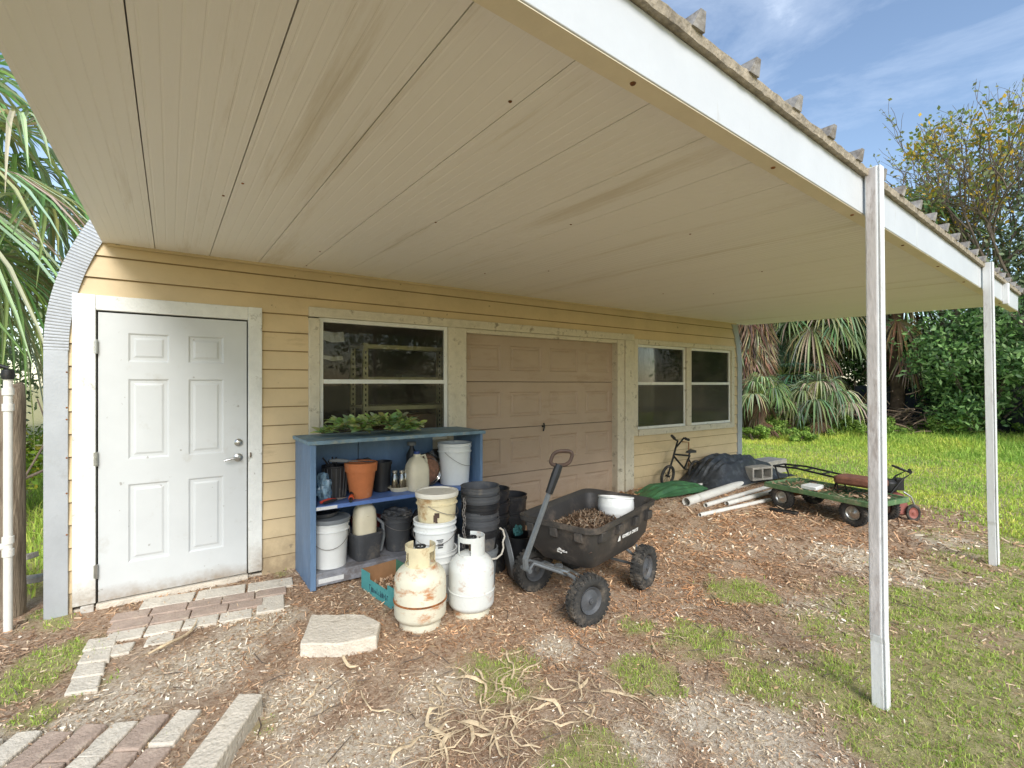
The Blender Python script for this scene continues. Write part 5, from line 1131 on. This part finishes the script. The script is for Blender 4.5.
def palm(name,label,x,y,trunk_h,nf,Rr,cols,cat='palm',group=None,low=-.5,dead=0,deadR=1.0,dcols=None,pet=.8,seed=0,aim=None,tr=.16,droop=.45,w=.045):
    random.seed(seed+100); z0=gz(x,y)-.05; t=thing(name,label,cat,(x,y,z0),0,group)
    mb=MB(); lv=10; pts=[(.04*math.sin(i),.04*math.cos(i*1.3),trunk_h*i/lv) for i in range(lv+1)]; mb.tube(pts,[tr*(1.25 if i==0 else 1+.06*(i%2)) for i in range(lv+1)],12); tk=mb.build('trunk',M['boots'],t,smooth=.3)
    qb=QB(); ms_=MB(); top=Vector((0,0,trunk_h))
    for k in range(nf):
        az=2*PI*k*.381966+random.uniform(-.2,.2); el=low+(1.35-low)*((k+.5)/nf)+random.uniform(-.12,.12)
        d=Vector((math.cos(az)*math.cos(el),math.sin(az)*math.cos(el),math.sin(el))); L_=pet*Rr*random.uniform(.8,1.15)
        hub=top+d*L_+Vector((0,0,-.18*L_)); ms_.tube([top,top+d*L_*.5+Vector((0,0,.02)),hub],[.022,.016,.010],5)
        dd=(d+Vector((0,0,-.35))).normalized(); fan(qb,hub,dd,Vector((0,0,1)) if abs(dd.z)<.9 else Vector((1,0,0)),Rr*random.uniform(.85,1.1),random.choice(cols),droop=droop*random.uniform(.6,1.4),w=w)
    cr=qb.build('crown',M['leaf'],t); ms_.build('leaf_stalks',mat('leaf_stalk','#8a9a52',.6,var=.1) if seed<0 else M['stalk'],cr)
    if dead:
        qb=QB()
        for k in range(dead):
            az=random.uniform(0,2*PI); hz_=random.uniform(.35,1)*trunk_h; d=Vector((math.cos(az)*.55,math.sin(az)*.55,-.85)).normalized()
            hub=Vector((0,0,hz_))+d*.35*deadR; fan(qb,hub,d,Vector((math.cos(az),math.sin(az),.3)),deadR*random.uniform(.6,1.05),random.choice(dcols),n=18,droop=.35,spread=60,w=.05)
        qb.build('dead_skirt',M['dry'],t)
    return t
M['stalk']=mat('leaf_stalk','#8a9a52',.6,var=.1)
PG=[lin('#94a276'),lin('#a3b082'),lin('#7f9068'),lin('#b5ba92'),lin('#6f8563')]
PG2=[lin('#7c9260'),lin('#8da56c'),lin('#9aad78'),lin('#688050'),lin('#a9b588')]
DEAD=[lin('#857258'),lin('#988468'),lin('#6f5d4a'),lin('#a89a7c')]
palm('cabbage_palm','shaggy palm with brown dead frond skirt right behind the building corner',13.2,2.95,4.3,26,1.0,PG2,seed=1,dead=210,deadR=1.05,dcols=DEAD+[lin('#75654f'),lin('#66553f')],droop=.4)
palm('cabbage_palm','palm with arching tan and green fans just left of the first post',15.3,2.0,3.55,34,1.0,PG+[lin('#c4bd94'),lin('#b5b488')],seed=2,dead=22,deadR=.9,dcols=DEAD+[lin('#b8a888')],low=-.9,droop=.5,w=.05)
palm('low_fan_palm','bluish green low palm in the shade between the two shaggy palms',14.8,2.75,1.6,26,.95,[lin('#6f8a70'),lin('#5f7a62'),lin('#809a80')],seed=12,low=-.3,dead=8,deadR=.7,dcols=DEAD,tr=.12,droop=.25,w=.03)
palm('low_fan_palm','low palm with pale green drooping fans left of the first post',13.9,1.35,.95,20,.78,PG+[lin('#b9c49a')],seed=3,low=.1,dead=6,deadR=.6,dcols=DEAD,tr=.10,droop=.75,w=.05)
palm('low_fan_palm','low palm at the lawn edge close to the building corner',12.75,2.25,1.15,16,.62,PG2,seed=4,low=.0,dead=8,deadR=.6,dcols=DEAD,tr=.10,droop=.75,w=.05)
palm('low_fan_palm','small palm with one pinkish dead frond before the shaggy palm',13.6,1.95,.5,9,.45,PG,seed=6,low=.1,dead=8,deadR=.55,dcols=[lin('#c09a88'),lin('#a5866e')],tr=.08)
palm('cabbage_palm','tall palm rising behind the carport roof edge near the bare tree',16.5,.5,5.2,32,1.5,PG2,seed=7,low=-.7,dead=16,deadR=1.2,dcols=DEAD)
palm('cabbage_palm','tall palm farther back behind the shrubs',18.5,2.8,4.6,30,1.5,PG2,seed=8,low=-.7,dead=10,deadR=1.2,dcols=DEAD)
palm('cabbage_palm','large palm with long green fans behind the left building corner',-2.3,2.9,3.9,46,1.5,[lin('#a6ba7c'),lin('#b5c48c'),lin('#94aa6c'),lin('#c8cea4')],seed=9,low=-.9,droop=.45,w=.027,dead=6,deadR=1.1,dcols=DEAD)
palm('cabbage_palm','second palm farther behind the left building corner',-3.6,6.5,4.6,34,1.5,[lin('#7d9452'),lin('#8fa565')],seed=10,low=-.8,droop=.5,w=.035)

def leaves_arr(cent,rad,n,size,pal,shell=.55,flat=1):
    v=rng.normal(size=(n,3)); v/=np.linalg.norm(v,axis=1)[:,None]; r=(shell+(1-shell)*rng.rand(n)**.7)[:,None]
    p=np.array(cent)+v*r*np.array(rad)*(1+.15*rng.randn(n))[:,None]
    a=rng.normal(size=(n,3)); a/=np.linalg.norm(a,axis=1)[:,None]; b=np.cross(a,v+.4*rng.normal(size=(n,3))); b/=np.linalg.norm(b,axis=1)[:,None]+1e-6
    s=(size*rng.uniform(.6,1.3,n))[:,None]
    V=np.stack([p-a*s*.9,p+b*s*.38,p+a*s*.9,p-b*s*.38],1); C=pal[rng.randint(0,len(pal),n)]*(1+rng.uniform(-.3,.3,n))[:,None]
    return V,np.clip(C,0,1)
def shrub(name,label,x,y,w,d,h,n,size,pal,cat='shrub',group=None,clumps=26,seed=1,z0=None,trunks=3,mat_='leaf',base=.15):
    r0=np.random.RandomState(seed); g_=gz(x,y) if z0 is None else z0; t=thing(name,label,cat,(x,y,g_),0,group); Vs=[];Cs=[]
    mb=MB(); cl=[]
    for k in range(clumps):
        while True:
            u=r0.uniform(-1,1,3)
            if u[0]**2+u[1]**2+(u[2])**2<1: break
        c=(u[0]*w*.5*.8,u[1]*d*.5*.8,h*(base+ (1-base)*(.5+.42*u[2]))); rr=r0.uniform(.16,.30)*min(w,h,d*1.4)*.9; cl.append(c)
        tone=r0.uniform(.8,1.2); V,C=leaves_arr(c,(rr*1.1,rr*1.1,rr*.85),n//clumps,size,pal*tone,.5); Vs.append(V);Cs.append(C)
    for k in range(trunks):
        c=cl[k*3%len(cl)]; mb.tube([(r0.uniform(-.1,.1)*w,r0.uniform(-.1,.1)*d,-.1),(c[0]*.4,c[1]*.4,c[2]*.5),c],[.03+.012*h,.02+.008*h,.01],7)
    for k,c in enumerate(cl): mb.tube([(c[0]*.4,c[1]*.4,c[2]*.45),(c[0]*.7,c[1]*.7,c[2]*.75),c],[.012+.004*h,.012,.006],5)
    tk=mb.build('stem',M['bark'],t,smooth=.8); qmesh('foliage',np.concatenate(Vs),np.concatenate(Cs),M[mat_],t); return t
DG=lcol('#628648','#759c55','#4c6e3a','#8db068','#5a7c4c','#a8c884','#3f5c32')
LG=lcol('#7f9c48','#93b052','#6a8a3c','#a5bb62','#5c7a34')
MG=lcol('#5e7a3c','#6f8c46','#4c6832','#88a05a')
shrub('broadleaf_shrub','large dense dark green shrub behind the second post',16.4,-1.3,4.6,3.0,3.4,15000,.075,DG,seed=3,clumps=44,base=.02)
shrub('broadleaf_shrub','dense green shrub at the right edge of the photo beyond the lawn',16.0,-4.3,4.4,3.4,3.6,13000,.075,DG,seed=4,clumps=40,base=.02)
shrub('broadleaf_shrub','dark shrub filling the gap between the palms and the shade fence',17.3,3.3,5.0,2.6,4.4,14000,.07,DG*.7,seed=41,clumps=36,base=.0)
shrub('broadleaf_shrub','dark green shrub behind the shade cloth fence',18.6,1.0,4.0,3.0,3.6,9000,.08,DG*.85,seed=5,clumps=32)
shrub('oak_tree','dark tree crown low behind the first palms',17.5,5.0,5,4,4.6,11000,.09,DG*.8,cat='tree',seed=40,clumps=40,base=.0)
shrub('oak_tree','broad oak crown standing behind the palms',21,5.5,8,6,7.0,14000,.11,DG*.9,cat='tree',seed=6,clumps=40,base=.1)
shrub('laurel_tree','airy grey green tree rising behind the dark shrub and the roof edge',18.2,-1.9,6.0,4,7.2,15000,.08,lcol('#7c8e68','#8f9f7a','#6a7c58','#a2ae8a','#5d7050'),cat='tree',seed=44,clumps=46,base=.05)
shrub('oak_tree','oak crown farther back beyond the second post',23,-1.0,8,6,5.6,12000,.11,MG,cat='tree',seed=7,clumps=40,base=.1)
shrub('oak_tree','oak crown at the far right beyond the shrubs',21.5,-8.5,8,6,6.0,12000,.11,DG,cat='tree',seed=8,clumps=40,base=.1)
shrub('oak_tree','tree crown beyond the rear of the garage',13,12,8,5,5.5,9000,.12,MG,cat='tree',seed=9,clumps=30,base=.1)
# undergrowth at the lawn edge
wl=['against the building corner','below the palm at the corner','left of the pinkish dead frond','below the pale drooping fans','touching the first post on its left','just right of the first post','before the brush pile','right of the brush pile','below the dark broadleaf shrub','left of the second post','right of the second post','at the right edge of the lawn']
for k in range(12):
    x_,y_=[(12.12, 2.19), (13.07, 2.05), (12.68, 1.27), (13.66, 1.12), (14.65, 0.94), (14.15, 0.23), (15.2, 0.05), (16.23, -0.17), (15.62, -0.81), (16.74, -1.02), (17.8, -1.28), (17.09, -1.84)][k]
    shrub('low_weeds','leafy bright green weeds '+wl[k],x_,y_,1.1,1.0,.42+.18*math.sin(k*1.7),2200,.04,LG*1.15,cat='weeds',group='weed clumps at the lawn edge',seed=20+k,clumps=14,trunks=1,base=.0)
shrub('side_shrub','light green shrub seen between the wooden post and the corner',-1.9,3.6,1.6,1.4,1.5,5000,.045,lcol('#8fae3c','#a9c04a','#6f8f38','#7fa046','#c2b84a'),seed=31,clumps=20,base=.0)
shrub('side_shrub','pale twiggy shrub behind the left palm',-3.3,7.5,3.4,2,3.0,9000,.06,lcol('#7d8c62','#8f9c74','#6a7a50','#a0a888'),seed=32,clumps=30,base=.0)
shrub('oak_tree','pale green tree far behind the left side yard',-6,14,8,6,6.5,11000,.11,lcol('#7f8f5c','#94a26e','#6c7d4c'),cat='tree',seed=33,clumps=36,base=.05)
# trees behind the photographer, seen only as reflections
shrub('oak_tree','leafy oak behind the photographer reflected in the glass',10,-18,9,6,7,6000,.16,DG,cat='tree',seed=34,clumps=30,base=.05)
shrub('oak_tree','second leafy oak behind the photographer',20,-17,9,6,7,6000,.16,DG,cat='tree',seed=35,clumps=30,base=.05)
# shade cloth fence
fn=thing('shade_fence','dark shade cloth fence beyond the lawn behind the brush pile','fence',(16.6,.8,gz(16.6,.8)),R(-80))
mb=MB(); n=60; vs=[];fs=[]
for k in range(n+1):
    xx=-.7+3.6*k/n; dy=.04*math.sin(k*.9)+.02*math.sin(k*2.3)
    for z_ in (0,.6,1.25+.03*math.sin(k*.5)): vs.append((xx,dy*(1 if z_==.6 else .4),z_))
for k in range(n):
    b=3*k; fs+=[(b,b+3,b+4,b+1),(b+1,b+4,b+5,b+2)]
mb.add(vs,fs); o=mb.build('cloth',M['shade'],fn,smooth=.8); s_=o.modifiers.new('s','SOLIDIFY'); s_.thickness=.004
for xx in (-.7,.5,1.7,2.9): mb=MB(); mb.tube([(xx,.06,-.1),(xx,.06,1.4)],.03,8); mb.build('fence_post',M['wood'],fn)
# brush pile
mb=MB(); rb_=random.Random(3)
for k in range(170):
    a=rb_.uniform(0,2*PI); x_=rb_.gauss(0,.5);y_=rb_.gauss(0,.4);z_=abs(rb_.gauss(0,.38))+.02; L_=rb_.uniform(.3,.8); el=rb_.uniform(-.3,.6); pts=[(x_,y_,z_)]
    for i in range(4):
        a+=rb_.uniform(-.5,.5); el+=rb_.uniform(-.3,.2); q_=pts[-1]; pts.append((q_[0]+L_/4*math.cos(a)*math.cos(el),q_[1]+L_/4*math.sin(a)*math.cos(el),max(.01,q_[2]+L_/4*math.sin(el))))
    mb.tube(pts,[.016,.014,.011,.008,.004],5)
o=mb.build('brush_pile',mat('dry_twigs','#8a7460',.95,var=.3,vs=12),None,smooth=.8); o.location=(15.9,.2,gz(15.9,.2)); tag(o,'pile of dry brown branches before the shade cloth fence','brush pile',kind='stuff')
# twiggy tree with yellow leaves
def twiggy(label,x,y,h,seed,nl,pal,spread=.5,depth=6):
    r0=random.Random(seed); t=thing('twiggy_tree',label,'tree',(x,y,gz(x,y)-.05)); mt=MB(); mb=MB(); ends=[]
    def grow(p,d,L_,r,dep):
        pts=[p]; q=Vector(p); dd=Vector(d)
        for i in range(3): dd=(dd+Vector((r0.uniform(-.22,.22),r0.uniform(-.22,.22),r0.uniform(-.1,.16)))).normalized(); q=q+dd*L_/3; pts.append(tuple(q))
        (mt if dep==depth else mb).tube(pts,[r,r*.9,r*.78,r*.66],6 if dep>3 else 4)
        if dep<=2: ends.extend(pts[1:])
        if dep==0: return
        for k in range(3 if dep>1 else 2+(r0.random()<.5)):
            nd=(dd+Vector((r0.uniform(-1,1),r0.uniform(-1,1),r0.uniform(-.35,.7)))*spread*1.3).normalized(); grow(tuple(q) if k<2 else pts[2],nd,L_*r0.uniform(.62,.82),r*.62,dep-1)
    grow((0,0,0),(0,0,1),h*.30,.09,depth)
    tk=mt.build('trunk',M['bark'],t,smooth=.8); cr=mb.build('branches',M['bark'],t,smooth=0,fix=False)
    E_=np.array(ends); ii=rng.randint(0,len(E_),nl); P_=E_[ii]+rng.normal(0,.07,(nl,3)); a=rng.normal(size=(nl,3));a/=np.linalg.norm(a,axis=1)[:,None]; b=np.cross(a,rng.normal(size=(nl,3)));b/=np.linalg.norm(b,axis=1)[:,None]
    s=rng.uniform(.035,.07,nl)[:,None]; V=np.stack([P_-a*s,P_+b*s*.6,P_+a*s,P_-b*s*.6],1); qmesh('leaves',V,pal[rng.randint(0,len(pal),nl)],M['leaf'],cr); return t
YL=lcol('#b8a03a','#c9a832','#98a048','#8a9a4c','#7d8f45','#d0b048','#6c7c48')
twiggy('sparse twiggy tree with yellowing leaves above the roof edge',15.4,-3.0,9.0,5,4600,YL)
twiggy('bare grey branched tree at the right edge behind the roof',17.5,-4.0,11.5,8,2600,lcol('#8a9060','#a0a070','#c0a850','#6f7d50'))
twiggy('thin twiggy tree close to the tall palm behind the roof',17.0,-.5,9,14,1500,lcol('#8a9060','#7a8a55','#a5a468'))

# ------------------------------------------------------------ sky, sun, camera
w=bpy.data.worlds.new('World'); scn.world=w; w.use_nodes=True; nt=w.node_tree; N=nt.nodes; L=nt.links
bg=N['Background']; sky=N.new('ShaderNodeTexSky'); sky.sky_type='NISHITA'; sky.sun_disc=False
SE=R(36); SA=R(200)   # azimuth the light comes from (blender sky rotation)
sky.sun_elevation=SE; sky.sun_rotation=SA; sky.air_density=1.0; sky.dust_density=.6; sky.ozone_density=.25
tc=N.new('ShaderNodeTexCoord'); mp=N.new('ShaderNodeMapping'); mp.inputs['Scale'].default_value=(1,1,3.4); mp.inputs['Rotation'].default_value=(0,0,R(25)); L.new(tc.outputs['Generated'],mp.inputs[0])
n1=N.new('ShaderNodeTexNoise'); n1.inputs['Scale'].default_value=2.4; n1.inputs['Detail'].default_value=9; n1.inputs['Roughness'].default_value=.62; n1.inputs['Distortion'].default_value=.4; L.new(mp.outputs[0],n1.inputs['Vector'])
rp_=ramp(N,[(.46,(.0,)*3+(1,)),(.62,(.16,)*3+(1,)),(.78,(.55,)*3+(1,))]); L.new(n1.outputs['Fac'],rp_.inputs[0])
mx=N.new('ShaderNodeMix'); mx.data_type='RGBA'; L.new(rp_.outputs[0],mx.inputs[0]); L.new(sky.outputs[0],mx.inputs[6]); mx.inputs[7].default_value=(6.6,7.2,8.0,1)
L.new(mx.outputs[2],bg.inputs['Color']); bg.inputs['Strength'].default_value=.125
sd=bpy.data.lights.new('sun','SUN'); sd.energy=2.2; sd.angle=R(28); sd.color=(1,.975,.94); so=bpy.data.objects.new('sun',sd); COL.objects.link(so)
# direction toward the sun: nishita rotation 0 = +Y, clockwise
sv=Vector((math.sin(SA)*math.cos(SE),math.cos(SA)*math.cos(SE),math.sin(SE))); so.rotation_euler=sv.to_track_quat('Z','Y').to_euler()
cam=bpy.data.cameras.new('camera'); cam.lens=487.5/1024*36; cam.sensor_width=36; cam.clip_start=.05; cam.clip_end=2000
co=bpy.data.objects.new('camera',cam); COL.objects.link(co); co.location=(0,-4.46,1.52); co.rotation_euler=(PI/2,0,R(-35.05)); scn.camera=co
scn.render.engine='CYCLES'; scn.render.resolution_x=1024; scn.render.resolution_y=768
vsn=scn.view_settings; vsn.view_transform='Standard'; vsn.look='None'; vsn.exposure=.88; vsn.gamma=1
scn.cycles.max_bounces=6; scn.cycles.diffuse_bounces=4; scn.cycles.transparent_max_bounces=16
